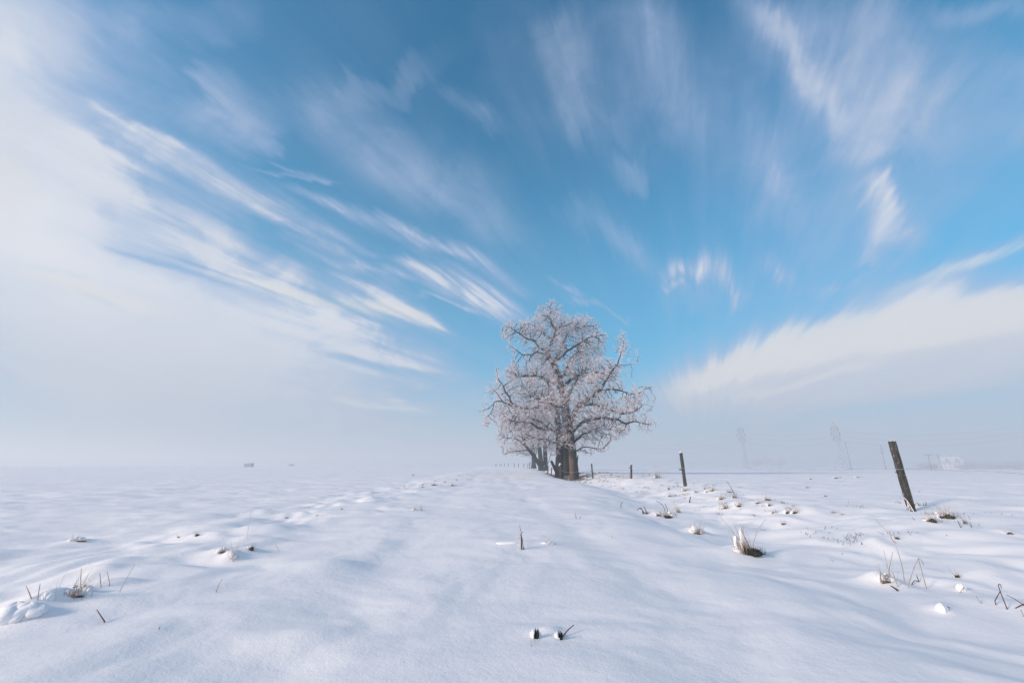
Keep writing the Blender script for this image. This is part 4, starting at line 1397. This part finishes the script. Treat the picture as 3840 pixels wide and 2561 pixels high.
s_ = 8.71
def z2(*pts): return [zpt(2700, 1920, s_, x, y) for x, y in pts]
big, bg_ = stalks('straw_tuft', 'largest tuft of straw-coloured grass with a white snow cone, at the ditch edge', (2818, 2078),
    [z2((990, 1280), (840, 850), (610, 490), (490, 310)), z2((690, 950), (585, 770)), z2((620, 770), (500, 480), (410, 300)), z2((880, 1230), (790, 760), (660, 370)),
     z2((860, 1200), (830, 950), (770, 700), (755, 400)), z2((1030, 1350), (950, 1060), (800, 780)), z2((465, 1140), (360, 860), (275, 600)), z2((1060, 1380), (960, 1150), (860, 900)),
     z2((700, 950), (500, 760), (300, 560)), z2((600, 900), (340, 540), (160, 310), (0, 140)), z2((1090, 1050), (1160, 750), (1260, 530), (1500, 220)), z2((960, 910), (830, 570)),
     z2((780, 1260), (600, 1180), (460, 1200), (265, 1300)), z2((1120, 1380), (1000, 1200), (900, 1150)), z2((1270, 1370), (1200, 1260), (1130, 1200)), z2((1740, 1440), (1500, 1330), (1380, 1290)),
     z2((1400, 1400), (1290, 1290)), z2((1530, 1430), (1500, 1320)), z2((830, 1200), (720, 1060), (630, 960)), z2((880, 1260), (800, 1050)), z2((680, 1140), (630, 990)), z2((620, 1140), (560, 960))],
    STRAW, .0028, cat='grass tuft', seed=4)
rr = random.Random(9)
mpx = math.hypot(*bg_[:2]) / F
m = MB()
m.blob((0.0, 0, .01), (26 * mpx, 14 * mpx, 10 * mpx), seed=5, rough=.4)
for k in range(70):
    a = rr.uniform(-28, 34) * mpx
    p = np.array([a, rr.uniform(-14, 6) * mpx, 0])
    blade(m, p, p + np.array([rr.uniform(-8, 8), rr.uniform(-6, 2), rr.uniform(8, 26)]) * mpx, (0, 0, 0), .0028, 2)
m.build('sward', DARKG, big)['kind'] = 'stuff'
m = MB()
for k in range(40):
    a = rr.uniform(-18, 4) * mpx
    p = np.array([a, rr.uniform(-6, 6) * mpx, 0])
    blade(m, p, p + np.array([rr.uniform(-14, 2), rr.uniform(-4, 4), rr.uniform(18, 42)]) * mpx, (0, 0, 0), .0024, 2)
m.build('blades', plain('russet_straw', (.25, .13, .07), .8, .4, 30), big)['kind'] = 'stuff'
m = MB()
m.blob((-16 * mpx, 10 * mpx, 34 * mpx), (9 * mpx, 8 * mpx, 40 * mpx), seed=11, rough=.12)
m.blob((-34 * mpx, 12 * mpx, 2 * mpx), (24 * mpx, 14 * mpx, 15 * mpx), seed=12, rough=.12)
m.blob((-36 * mpx, 10 * mpx, 30 * mpx), (6 * mpx, 5 * mpx, 16 * mpx), seed=14, rough=.35)
m.blob((24 * mpx, 10 * mpx, 14 * mpx), (13 * mpx, 8 * mpx, 7 * mpx), seed=15)
m.build('snow_lump', SNOW, big)

# single stalks, twigs, stubs
def z5(*pts): return [(2700 + x / 2.062, 1850 + y / 2.062) for x, y in pts]
def z6(*pts): return [(x / 1.959, 1900 + y / 1.959) for x, y in pts]
def z8(*pts): return [(1700 + x / 2.614, 1900 + y / 2.614) for x, y in pts]
def z7(*pts): return [(1950 + x / 9.404, 2300 + y / 9.404) for x, y in pts]
def zc(*pts): return [(2300 + x / 3.359, 1600 + y / 3.359) for x, y in pts]
ST = [
    ('tall_stalk', 'tallest thin grass stalk arching left, lower right of the picture', z5((1430, 710)), [z5((1430, 710), (1410, 560), (1370, 430), (1310, 310), (1205, 205))], STRAW, .0030),
    ('tall_stalk', 'thin stalk leaning right with a drooping tip beside the tallest stalk', z5((1455, 715)), [z5((1455, 715), (1500, 570), (1540, 490)), z5((1535, 505), (1560, 515), (1578, 555))], STRAW, .0030),
    ('tall_stalk', 'crossing pair of upright stalks left of the tallest stalk', z5((1330, 695)), [z5((1342, 700), (1300, 590), (1265, 440)), z5((1295, 650), (1315, 550), (1335, 450))], STRAW, .0028),
    ('short_stalk', 'short reddish stalk between the crossing pair and the tallest stalk', z5((1370, 708)), [z5((1370, 708), (1350, 650), (1335, 605))], STRAW, .0032),
    ('short_stalk', 'forked short stalks at the left end of the lower right stalk group', z5((1240, 672)), [z5((1238, 672), (1240, 605), (1225, 542)), z5((1272, 670), (1240, 603))], STRAW, .0026),
    ('bent_stalk', 'widest stalk bent into a low arch, lower right', z5((1480, 708)), [z5((1480, 708), (1503, 666), (1550, 686), (1584, 712), (1580, 738))], STEM, .0032),
    ('bent_stalk', 'small dark stalk folded like a tent right of the wide arch', z5((1655, 722)), [z5((1655, 722), (1672, 705), (1695, 740))], STEM, .0028),
    ('bent_stalk', 'pale stalk folded like a tent beside a snow lump, right of the dark one', z5((1855, 765)), [z5((1855, 765), (1882, 726), (1898, 727), (1910, 770))], STRAW, .0028),
    ('bent_stalk', 'tall crossed stalks with a curled tip near the right edge', z5((2215, 878)), [z5((2215, 878), (2165, 755), (2150, 700), (2170, 698), (2176, 732)), z5((2125, 830), (2168, 752))], STEM, .0032),
    ('leaning_stalk', 'long stalk lying towards the right picture edge', z5((2351, 870)), [z5((2370, 880), (2290, 820), (2215, 782)), z5((2285, 885), (2351, 850), (2400, 835))], STEM, .0032),
    ('leaning_stalk', 'slanting pale stalk left of the tall crossed stalks', z5((2027, 856)), [z5((2027, 856), (1978, 795))], STRAW, .003),
    ('leaning_stalk', 'slanting stalk cut by the right picture edge, lowest there', z5((2345, 950)), [z5((2352, 960), (2325, 897))], STRAW, .003),
    ('hooked_stalk', 'hooked brown stalk in front of the round snow ball, lower right', z5((1738, 912)), [z5((1738, 912), (1738, 872), (1760, 872), (1790, 885)), z5((1813, 917), (1800, 900))], STRAW, .0034),
    ('green_leaf', 'black-green leaf slab lying below the tall stalks', z5((1368, 745)), [z5((1370, 745), (1345, 728), (1320, 712))], GREENL, .0075),
    ('green_leaf', 'small green leaf standing above the wide arched stalk', z5((1532, 664)), [z5((1532, 664), (1520, 632))], GREENL, .004),
    ('stub', 'short forked brown stub in a snow crumb between big straw tuft and stalks', z5((875, 541)), [z5((877, 541), (862, 510), (850, 495))], STRAW, .0038),
    ('stub', 'tiny dark stub on smooth snow above the forked one', z5((1096, 393)), [z5((1097, 393), (1094, 376))], DARKG, .005),
    ('stub', 'tiny dark slanting stub on the shaded slope, right of big straw tuft', z5((948, 470)), [z5((950, 470), (942, 460))], STEM, .004),
    ('stub', 'short brown slanting stub below the two dark tufts on the right', z5((1864, 260)), [z5((1862, 260), (1848, 235), (1840, 212))], STEM, .0055),
    ('stub', 'small dark slanting stub far right in smooth snow', z5((1759, 335)), [z5((1760, 335), (1750, 318))], DARKG, .004),
    ('stub', 'short blade right of the small brown tuft, upper right snow', z5((1934, 210)), [z5((1934, 210), (1920, 172))], STRAW, .005),
    ('stub', 'small slanting stub below the foot of the near post', z5((1500, 200)), [z5((1502, 200), (1482, 186))], STEM, .0045),
    ('stub', 'short dark slanting stick on the snow below the snow-humped pair', z5((543, 257)), [z5((543, 257), (535, 245))], STEM, .006),
    ('thin_blade', 'upright thin blade standing in the field left of the near post', z5((996, 84)), [z5((996, 84), (990, 38))], STRAW, .0045),
    ('seed_stalk', 'slender seed stalk leaning left on the bank behind the brown tufts', zc((1530, 860)), [zc((1530, 860), (1500, 800), (1470, 745), (1440, 700), (1420, 685))], STEM, .010),
    ('dark_stick', 'short black upright stick on the bank below the second post', zc((962, 955)), [zc((960, 955), (965, 915), (971, 877))], DARKG, .016),
    ('thorny_twig', 'thorny brown twigs half buried at the near end of the ditch', zc((400, 1095)), [zc((395, 1093), (370, 1050), (330, 1020)), zc((370, 1055), (340, 1012), (300, 1050)), zc((420, 1085), (400, 1030), (380, 1000)), zc((395, 1090), (440, 1078))], STEM, .011),
    ('curved_stem', 'tall curved stem rising from the snow-lumped ditch clump', zc((655, 1060)), [zc((655, 1060), (635, 1010), (600, 965), (540, 933)), zc((682, 1045), (665, 1000), (648, 962))], STEM, .008),
    ('curved_stem', 'lone stem with bent tip left of the thorny twigs', zc((95, 1015)), [zc((95, 1015), (98, 970), (120, 943))], STEM, .009),
    ('dark_twig', 'upright dark thorny twig in the middle of the track', z8((688, 416)), [z8((688, 416), (680, 350), (668, 280), (660, 230), (650, 178)), z8((670, 290), (652, 268)), z8((664, 262), (683, 245)), z8((672, 300), (690, 330)), z8((668, 285), (640, 310)), z8((688, 410), (698, 395))], STEM, .0042),
    ('lying_stem', 'thin stem lying flat under a ridge of snow left of the dark twig', z8((430, 362)), [z8((425, 362), (470, 358), (540, 355), (600, 362), (648, 366))], STRAW, .0036),
    ('seeded_stalk', 'tiny seed head on a short stalk right of the dark twig', z8((1205, 120)), [z8((1205, 120), (1200, 85), (1194, 56)), z8((1238, 112), (1250, 95))], STEM, .0045),
    ('stub', 'tiny slanting blade on the track right of the seed head', z8((1562, 303)), [z8((1562, 303), (1548, 278))], STRAW, .0032),
    ('leaf_stick', 'flecked brown stick slanting up right from a dark leaf knot, bottom centre', z7((1470, 880)), [z7((1490, 820), (1560, 730), (1680, 580), (1800, 480), (1900, 400))], plain('flecked_stem', (.17, .12, .12), .8, .7, 300), .0042),
    ('small_stalk', 'thin upright stalk left of the dark leaf, bottom centre, upper one', z7((508, 1018)), [z7((508, 1018), (495, 850), (475, 705))], STRAW, .0014),
    ('small_stalk', 'thin upright stalk left of the dark leaf, bottom centre, lower one', z7((402, 1165)), [z7((402, 1165), (395, 1050), (395, 920))], STRAW, .0017),
    ('slanting_stub', 'brown slanting stub with a frosted top, lower left of the picture', z6((767, 840)), [z6((767, 840), (740, 800), (710, 753))], STEM, .0036),
    ('frosted_stalk', 'long frosted stalk leaning right, lower left snow', z6((875, 630)), [z6((875, 630), (930, 520), (995, 415))], plain('frosted_straw', (.62, .57, .56), .8), .0034),
    ('frosted_stalk', 'upright stalk between snow knob and long frosted stalk, lower left', z6((742, 600)), [z6((742, 600), (738, 540), (733, 485))], STRAW, .0032),
    ('frosted_stalk', 'short upright stalk with pale tip left of the long frosted stalk', z6((806, 560)), [z6((806, 560), (796, 520), (788, 478))], STRAW, .003),
    ('frosted_stalk', 'brown stalk leaning left at the far left, first of the lower left group', z6((230, 672)), [z6((230, 672), (210, 620), (190, 578))], STRAW, .0032),
    ('frosted_stalk', 'second stalk of the lower left group, nearly upright', z6((278, 672)), [z6((278, 672), (285, 620), (295, 562))], STRAW, .0028),
    ('frosted_stalk', 'tall pale stalk rising behind the straw fan, lower left', z6((597, 640)), [z6((597, 640), (592, 540), (597, 450))], STRAW, .0028),
    ('small_stalk', 'small pale stalk leaning right in the left snow below the mound', z6((1590, 610)), [z6((1590, 610), (1608, 570), (1632, 528))], STRAW, .0028),
    ('tall_stalk', 'very thin tall frosted stalk above the left snow mound', z6((1812, 235)), [z6((1812, 235), (1828, 130), (1848, 28))], plain('pale_straw', (.6, .58, .6), .8), .0032),
    ('small_stalk', 'tiny dark blade alone in the lower left snow', z6((1170, 888)), [z6((1170, 888), (1176, 876))], STEM, .002),
    ('small_stalk', 'short stalk leaning left beside the left snow mound', z6((2055, 330)), [z6((2055, 330), (2022, 270))], STRAW, .0028),
]
for k, (nm, lab, base, lines, mt, rm) in enumerate(ST):
    stalks(nm, lab, base[0], lines, mt, rm, seed=k, cat='twig' if 'twig' in nm or 'stick' in nm or nm == 'stub' else ('leaf' if 'green_leaf' == nm else 'grass stalk'))

# dark leaf lump and leaf knot at the bottom centre
def leafy(lab, px, py, wpx, hpx, seed):
    g = on_ground(px, py); mp = math.hypot(*g[:2]) / F
    root = empty('leaf_clump', g, lab, 'leaf')
    r = random.Random(seed)
    m = MB()
    for k in range(9):
        a = r.uniform(-.35, .35) * wpx * mp
        h = hpx * mp * r.uniform(.5, 1.0)
        w = wpx * mp * r.uniform(.16, .3)
        tx = r.uniform(-.2, .35) * wpx * mp
        y = r.uniform(-.01, .006)
        m.poly([(a - w, y, -.01), (a + w, y + .004, -.01), (a + tx + w * .9, y + .002, h * .6), (a + tx + w * .1, y, h), (a + tx - w * .8, y - .004, h * .55)], [(0, 1, 2, 3, 4)])
        m.poly([(a - w, y + .003, -.01), (a + w, y + .007, -.01), (a + tx + w * .9, y + .005, h * .6), (a + tx + w * .1, y + .003, h), (a + tx - w * .8, y - .001, h * .55)], [(4, 3, 2, 1, 0)])
    m.build('leaf', GREENL, root, smooth=False)
    m = MB()
    m.blob((-wpx * mp * .5, .035, -hpx * mp * .02), (wpx * mp * .8, .035, hpx * mp * .46), seed=seed, rough=.10, rings=14, segs=20)
    m.build('snow_lump', SNOW, root)
    return root


leafy('black-green curled leaf with snow on its left shoulder, bottom centre', 2011, 2393, 15, 32, 3)
leafy('dark green leaf knot at the foot of the flecked stick, bottom centre', 2104, 2396, 15, 26, 8)

# snow knobs and balls
for (px, py, w, h, lab, sd_) in KNOBS:
    g = on_ground(px, py); mp = math.hypot(*g[:2]) / F
    hh = min(h, w * 1.2) * mp
    m = MB().blob((0, 0, -hh * .10), (w * mp * .42, w * mp * (.40 if h > 15 else .10), hh * .52), seed=sd_, rings=18, segs=26, rough=.11)
    if h > 15:
        m.blob((w * mp * .25, 0, 0), (w * mp * .34, w * mp * .3, hh * .30), seed=sd_ + 30, rings=14, segs=20, rough=.12)
    tag(m.build('snow_lump', SNOW, origin=None), lab, 'snow lump').location = tuple(map(float, g))

# uncountable specks of grass showing through the thin snow of the bank
m = MB()
r = random.Random(77)
def speck(x, y, n, h):
    z = gz1(x, y)
    for k in range(n):
        a = x + r.gauss(0, .05); b = y + r.gauss(0, .05)
        blade(m, (a, b, z - .01), (a + r.gauss(0, .6) * h, b + r.gauss(0, .3) * h, z + h * r.uniform(.4, 1)), (0, 0, 0), .0022 + .00022 * y, 2)
for k in range(330):
    y = 5 + 38 * r.random() ** 1.4
    x = 2.95 + 1.5 * float(sm(y, 5, 18)) + 0.6 + abs(r.gauss(0, 1.7))
    if gnoise(x * .9, y * .5, 90) > -0.1:
        speck(x, y, r.randint(2, 7), r.uniform(.02, .06) + y * .0008)
for k in range(260):
    y = 26 + 16 * r.random(); x = 3.0 + 4.5 * r.random() + (r.random() ** 3) * 5
    speck(x, y, r.randint(3, 8), r.uniform(.04, .11))
for k in range(130):
    y = 12 + 40 * r.random(); x = -3.8 + r.gauss(0, .8)
    speck(x, y, r.randint(1, 4), r.uniform(.03, .06))
for k in range(90):
    y = 20 + 40 * r.random(); x = -1 + 4 * r.random()
    speck(x, y, r.randint(1, 4), r.uniform(.03, .07))
for k in range(120):
    y = 4 + 22 * r.random() ** 1.5; x = 8 + 16 * r.random()
    speck(x, y, r.randint(1, 3), r.uniform(.02, .05))
for (kx, ky, kr) in [(2153, 1800, .75), (2096, 1794, .6), (2127, 1783, .7), (2150, 1803, .5)]:
    p = on_ground(kx, ky)
    for k in range(70):
        a = r.uniform(0, 6.28); q = kr * r.uniform(.75, 1.4)
        speck(p[0] + math.cos(a) * q * 1.3, p[1] + math.sin(a) * q, 5, r.uniform(.06, .22))
tag(m.build('dry_grass', BROWNG), kind='stuff')

# frosted hanging twigs and vine low on the big trunks
# =====================================================================
# far away in the fog: pylons, poles, house, barn, hedges, boxes
# =====================================================================
PALE = plain('fog_paled_steel', (0.40, 0.43, 0.50), .8, .1)  # steel paled in its colour to add to the fog's fading


def strut(m, a, b, r):
    m.tube([a, b], r, 4, cap=False)


def pylon(bx, by, tx, ty, Y, wb, lab, r_=0.085, peak_red=False, rz=0.6):
    b = at(bx, by, Y); b[2] = gz1(b[0], b[1])
    H = at(tx, ty, Y)[2] - b[2]
    root = empty('power_pylon', b, lab, 'pylon', 'lattice pylons in the fog', rz)
    def half(z):
        f = z / H
        return wb / 2 * (1 - f / 0.62) + 0.085 * wb * 2 * (f / 0.62) if f < .62 else max(.0, 0.085 * wb * 2 * (1 - max(0, f - .9) / .1))
    zs = [0]
    while zs[-1] < H * .9:
        zs.append(min(H * .9, zs[-1] + max(1.1, half(zs[-1]) * 1.25)))
    for sx, sy in ((1, 1), (1, -1), (-1, 1), (-1, -1)):
        m = MB()
        m.tube([(sx * half(z), sy * half(z), z) for z in zs] + [(0, 0, H)], r_, 4)
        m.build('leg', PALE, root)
    m = MB()
    for z0, z1 in zip(zs[:-1], zs[1:]):
        h0, h1 = half(z0), half(z1)
        for (ax, ay, bx_, by_) in ((1, 1, 1, -1), (1, -1, -1, -1), (-1, -1, -1, 1), (-1, 1, 1, 1)):
            strut(m, (ax * h0, ay * h0, z0), (bx_ * h1, by_ * h1, z1), r_ * .55)
            strut(m, (bx_ * h0, by_ * h0, z0), (ax * h1, ay * h1, z1), r_ * .55)
            strut(m, (ax * h1, ay * h1, z1), (bx_ * h1, by_ * h1, z1), r_ * .5)
    m.build('bracing', PALE, root)
    tips = []
    for f, w in ((.885, 1.9), (.775, 2.5), (.665, 2.0)):
        z = H * f; h = half(z)
        m = MB()
        for s in (-1, 1):
            tip = (s * w, 0, z + .1)
            for sy in (-1, 1):
                strut(m, (s * h, sy * h, z), tip, r_ * .7); strut(m, (s * h, sy * h, z + 1.0), tip, r_ * .6)
            tips.append(np.array(tip))
        m.build('cross_arm', PALE, root)
    for tp in tips:
        MB().tube([tp, tp - np.array([0, 0, .25]), tp - np.array([0, 0, 1.5])], [.05, .17, .14], 6).build('insulator', GLASSI, root)
    pk = MB()
    for sx, sy in ((1, 1), (1, -1), (-1, 1), (-1, -1)):
        strut(pk, (sx * half(H * .9), sy * half(H * .9), H * .9), (0, 0, H), r_)
    pk.tube([(0, 0, H * .955), (0, 0, H + .3)], .16, 5)
    pk.build('peak', REDP if peak_red else PALE, root)
    MB().box((0, 0, .12), (wb * .62, wb * .62, .22)).build('base_plinth', plain('snowy_concrete', (.45, .46, .5)), root)
    return root, b, [np.array([t_[0] * math.cos(rz) - t_[1] * math.sin(rz), t_[0] * math.sin(rz) + t_[1] * math.cos(rz), t_[2] - 1.5]) + b for t_ in tips], H


p1 = pylon(2800, 1755, 2771, 1590, 232, 2.6, 'left lattice pylon, fading grey in the fog, right of the oaks', rz=0.25)
p2 = pylon(3163, 1757, 3124, 1583, 214, 4.6, 'right lattice pylon with a red tip, the broader one, in the fog', r_=0.09, peak_red=True, rz=0.15)
# conductors
for k in range(6):
    a, b = p1[2][k], p2[2][k]
    ext_l = a + (a - b) * 1.3 + np.array([0, 30, -3])
    ext_r = b + (b - a) * 1.6 + np.array([0, 0, 1])
    pts = []
    for (q0, q1, sag) in ((ext_l, a, 4.5), (a, b, 2.6), (b, ext_r, 3.5)):
        for j in range(14):
            f = j / 14
            pts.append(q0 + (q1 - q0) * f - np.array([0, 0, sag * 4 * f * (1 - f)]))
    pts.append(ext_r)
    o = MB().tube(pts, .035, 4).build('power_cable', PALE, origin=pts[0])
    tag(o, ['top', 'top', 'middle', 'middle', 'lowest', 'lowest'][k] + ['', ' far'][k % 2] + ' power cable strung between the two lattice pylons', 'power cable', 'cables between the pylons')


POLEM = plain('dull_pole', (.22, .23, .27), .9, .1)
def pole(bx, by, tx, ty, Y, arms, r, lab, name='power_pole', twin=False):
    b = at(bx, by, Y); b[2] = gz1(b[0], b[1]); t = at(tx, ty, Y) - b
    root = empty(name, b, lab, 'power pole')
    MB().tube([(0, 0, -.3), t], [r * 1.2, r], 7).build('pole', POLEM, root)
    if twin:
        MB().tube([(1.6, .4, -.3), t * .98], [r * 1.1, r * .8], 6).build('brace_pole', PALE, root)
    for (f, w) in arms:
        c = t * f
        ar = MB().box((c[0], c[1], c[2]), (w, .07, .10)).build('cross_arm', POLEM, root)
        for s in (-1, 0, 1):
            MB().tube([(c[0] + s * w * .92, c[1], c[2] + .06), (c[0] + s * w * .92, c[1], c[2] + .38)], .06, 5).build('insulator', GLASSI, ar)
    return root


pole(3322, 1757, 3301, 1665, 205, [(.83, .9), (.66, .9)], .14, 'tall thin pole with two short cross arms left of the near post')
pole(3493, 1760, 3479, 1704, 170, [(.985, 1.6)], .13, 'T-shaped power pole right of the near fence post')
pole(3529, 1757, 3516, 1706, 230, [(.97, .9)], .14, 'braced double pole just left of the foggy house', twin=True)
pole(3192, 1755, 3168, 1655, 232, [(.93, .7)], .16, 'slim pole close behind the right side of the right pylon')
pole(2556, 1752, 2544, 1662, 300, [], .10, 'barely visible thin mast in the fog behind the second fence post', name='mast')

# house: fog fading put into the wall, roof and gable colours
hb_ = at(3566, 1749, 250); hb_[2] = gz1(hb_[0], hb_[1])
house = empty('house', hb_, 'house with snowy roof and two dark gables, dim in the fog', 'house', rz=-0.55)
house.scale = (.72, .72, .78)
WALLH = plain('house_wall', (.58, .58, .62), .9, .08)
DARKH = plain('house_dark', (.34, .36, .42), .9, .1)
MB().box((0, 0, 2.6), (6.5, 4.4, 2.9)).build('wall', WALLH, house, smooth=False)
rf = MB()
rf.poly([(-7.2, -5.2, 5.2), (7.2, -5.2, 5.2), (7.2, 5.2, 5.2), (-7.2, 5.2, 5.2), (-5.2, 0, 9.4), (6.2, 0, 9.4)], [(0, 1, 5, 4), (2, 3, 4, 5), (1, 2, 5), (3, 0, 4), (3, 2, 1, 0)])
rfo = rf.build('roof', plain('fog_toned_frosty_roof', (.56, .58, .64), .9, .06), house, smooth=False)  # frosty roof with the fog's tone put into its colour
for gx0 in (-2.4, 3.6):
    g_ = MB(); g_.poly([(gx0 - 1.5, -5.0, 5.5), (gx0 + 1.5, -5.0, 5.5), (gx0, -5.0, 8.0), (gx0 - 1.5, -2.0, 5.5), (gx0 + 1.5, -2.0, 5.5), (gx0, -1.0, 8.0)], [(0, 1, 2), (5, 4, 3), (0, 2, 5, 3), (2, 1, 4, 5), (1, 0, 3, 4)])
    g_.build('gable', DARKH, house, smooth=False)
for wx_ in (-4.4, -1.5, 1.5, 4.4):
    for wz_ in (1.7, 4.0):
        wf = MB().box((wx_, -4.43, wz_), (.55, .05, .65)).build('window', DARKH, house, smooth=False)
MB().box((2.4, .6, 9.4), (.4, .4, 1.0)).build('chimney', DARKH, rfo, smooth=False)

ba = at(3705, 1748, 262); ba[2] = gz1(ba[0], ba[1])
barn = empty('barn', ba, 'long low barn with a dark roof edge at the far right, in the fog', 'barn', rz=-0.35)
MB().box((0, 0, 1.5), (19, 5, 1.6)).build('wall', WALLH, barn, smooth=False)
MB().poly([(-20, -6, 3.0), (20, -6, 3.0), (20, 6, 3.0), (-20, 6, 3.0), (-20, 0, 5.0), (20, 0, 5.0)], [(0, 1, 5, 4), (2, 3, 4, 5), (1, 2, 5), (3, 0, 4), (3, 2, 1, 0)]).build('roof', plain('barn_roof', (.46, .48, .54), .9, .1), barn, smooth=False)  # roof colour paled so the barn sinks into the fog
for k in range(6):
    MB().box((-15 + k * 6, -5.03, 1.5), (1.0, .05, .9)).build('window', DARKH, barn, smooth=False)

# the pale box in the left field and its fainter fellow
def trailer(bx, by, Y, w, h, lab, rz):
    b = at(bx, by, Y); b[2] = gz1(b[0], b[1])
    root = empty('field_shelter', b, lab, 'field shelter', rz=rz)
    x = w / 2
    gm = plain('shelter_board', (.24, .28, .33), .9, .1)
    m = MB()
    m.poly([(-x, -1, 0), (x, -1, 0), (x, 1.2, 0), (-x, 1.2, 0), (-x, -1, h * .82), (x, -1, h), (x, 1.2, h), (-x, 1.2, h * .82)], [(0, 1, 5, 4), (1, 2, 6, 5), (2, 3, 7, 6), (3, 0, 4, 7), (3, 2, 1, 0), (4, 5, 6, 7)])
    m.build('wall', gm, root, smooth=False)
    m = MB()
    m.poly([(-x - .1, -1.12, h * .82 + .01), (x + .1, -1.12, h + .02), (x + .1, 1.3, h + .02), (-x - .1, 1.3, h * .82 + .01), (-x - .1, -1.12, h * .82 + .12), (x + .1, -1.12, h + .14), (x + .1, 1.3, h + .14), (-x - .1, 1.3, h * .82 + .12)],
           [(0, 1, 5, 4), (1, 2, 6, 5), (2, 3, 7, 6), (3, 0, 4, 7), (3, 2, 1, 0), (4, 5, 6, 7)])
    m.build('roof', gm, root, smooth=False)


trailer(932, 1748, 200, 3.3, 1.65, 'grey box-like shelter standing alone in the foggy left field', 0.0)
trailer(1093, 1744, 330, 3.4, 1.5, 'very faint second shelter to the right of the grey one', 0.1)
tr_b = at(1842, 1748, 150); tr_b[2] = gz1(tr_b[0], tr_b[1])
tro = empty('water_trough', tr_b, 'low flat trough at the left end of the distant post row', 'trough')
MB().box((0, 0, .22), (.55, .3, .12)).build('basin', PALE, tro, smooth=False)
for s in (-.4, .4):
    MB().box((s, 0, .05), (.05, .25, .06)).build('leg', PALE, tro, smooth=False)

# hedges and far trees: frosty twig clouds, colour paled further as if by fog
HEDGE = plain('fog_paled_frosted_hedge', (.44, .43, .48), .9, .2, 1.5)


def bush(px, py, Y, wpx, hpx, lab, n, seed, name='hedge_bush', cat='bush', group=None, trunk=False):
    b = at(px, py, Y); b[2] = gz1(b[0], b[1])
    mp = Y / F * 1.02
    W, H = wpx * mp / 2, hpx * mp
    root = empty(name, b, lab, cat, group)
    g = np.random.default_rng(seed)
    c = g.normal(0, 1, (n, 3)); c /= np.linalg.norm(c, axis=1, keepdims=True)
    c *= g.uniform(.2, 1, (n, 1)) ** .5
    z0 = .55 if not trunk else .62
    c = c * np.array([W, min(W, 4), H * (.46 if not trunk else .38)]) + np.array([0, 0, H * z0])
    c[:, 2] *= 0.82 + 0.30 * gnoise(c[:, 0] * 2.2 / max(W, .5), c[:, 0] * 0 + seed, 3)
    c[:, 2] = np.maximum(c[:, 2], 0.05)
    d = g.normal(0, 1, (n, 3)); d[:, 2] = np.abs(d[:, 2]); d /= np.linalg.norm(d, axis=1, keepdims=True)
    v = spikes(c, d, g.uniform(.3, .9, n) * H * .22, np.full(n, .05 * H ** .5), g)
    o = tri_mesh('crown' if trunk else 'twigs', v, HEDGE, root); o['kind'] = 'stuff'
    m = MB()
    k = 1 if trunk else 5
    for j in range(k):
        x = 0 if trunk else (j - 2) * W * .38
        m.tube([(x, 0, -.2), (x + .1, 0, H * .3), (x + .2, 0, H * .75)], [H * .035, H * .028, H * .008], 6)
    m.build('trunk' if trunk else 'stems', HEDGE, root)
    return root


for k, (px, w, h, Y, lab) in enumerate([
        (3245, 110, 8, 290, 'low hedge stretch left of the near fence post, hazy'), (3345, 90, 9, 285, 'low hedge stretch right behind the near fence post'),
        (3425, 60, 11, 280, 'darker hedge stretch between near post and T-shaped pole'), (3475, 70, 26, 262, 'rounded frosted tree clump behind the T-shaped pole'),
        (3520, 60, 24, 258, 'frosted bush clump left of the foggy house'), (3612, 60, 20, 240, 'pale frosted bushes right of the foggy house'),
        (3665, 90, 18, 236, 'pale frosted bushes in front of the barn, left part'), (3745, 90, 20, 236, 'pale frosted bushes in front of the barn, middle part'),
        (3825, 90, 22, 232, 'pale frosted bushes at the right picture edge'), (3812, 34, 10, 205, 'small round frosted bush in the snow at the right edge'),
        (2990, 160, 7, 300, 'faint low hedge between the two pylons')]):
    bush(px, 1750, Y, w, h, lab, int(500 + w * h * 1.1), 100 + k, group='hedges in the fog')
for k, (px, w, h, Y, lab) in enumerate([(2872, 62, 48, 340, 'ghostly round tree in the fog right of the left pylon'), (2835, 40, 36, 345, 'smaller ghostly tree touching the round one on its left'),
                                        (2925, 60, 44, 350, 'broad ghostly tree farther right between the pylons')]):
    bush(px, 1750, Y, w, h, lab, 420, 200 + k, name='distant_tree', cat='tree', trunk=True, group='ghostly trees in the fog')
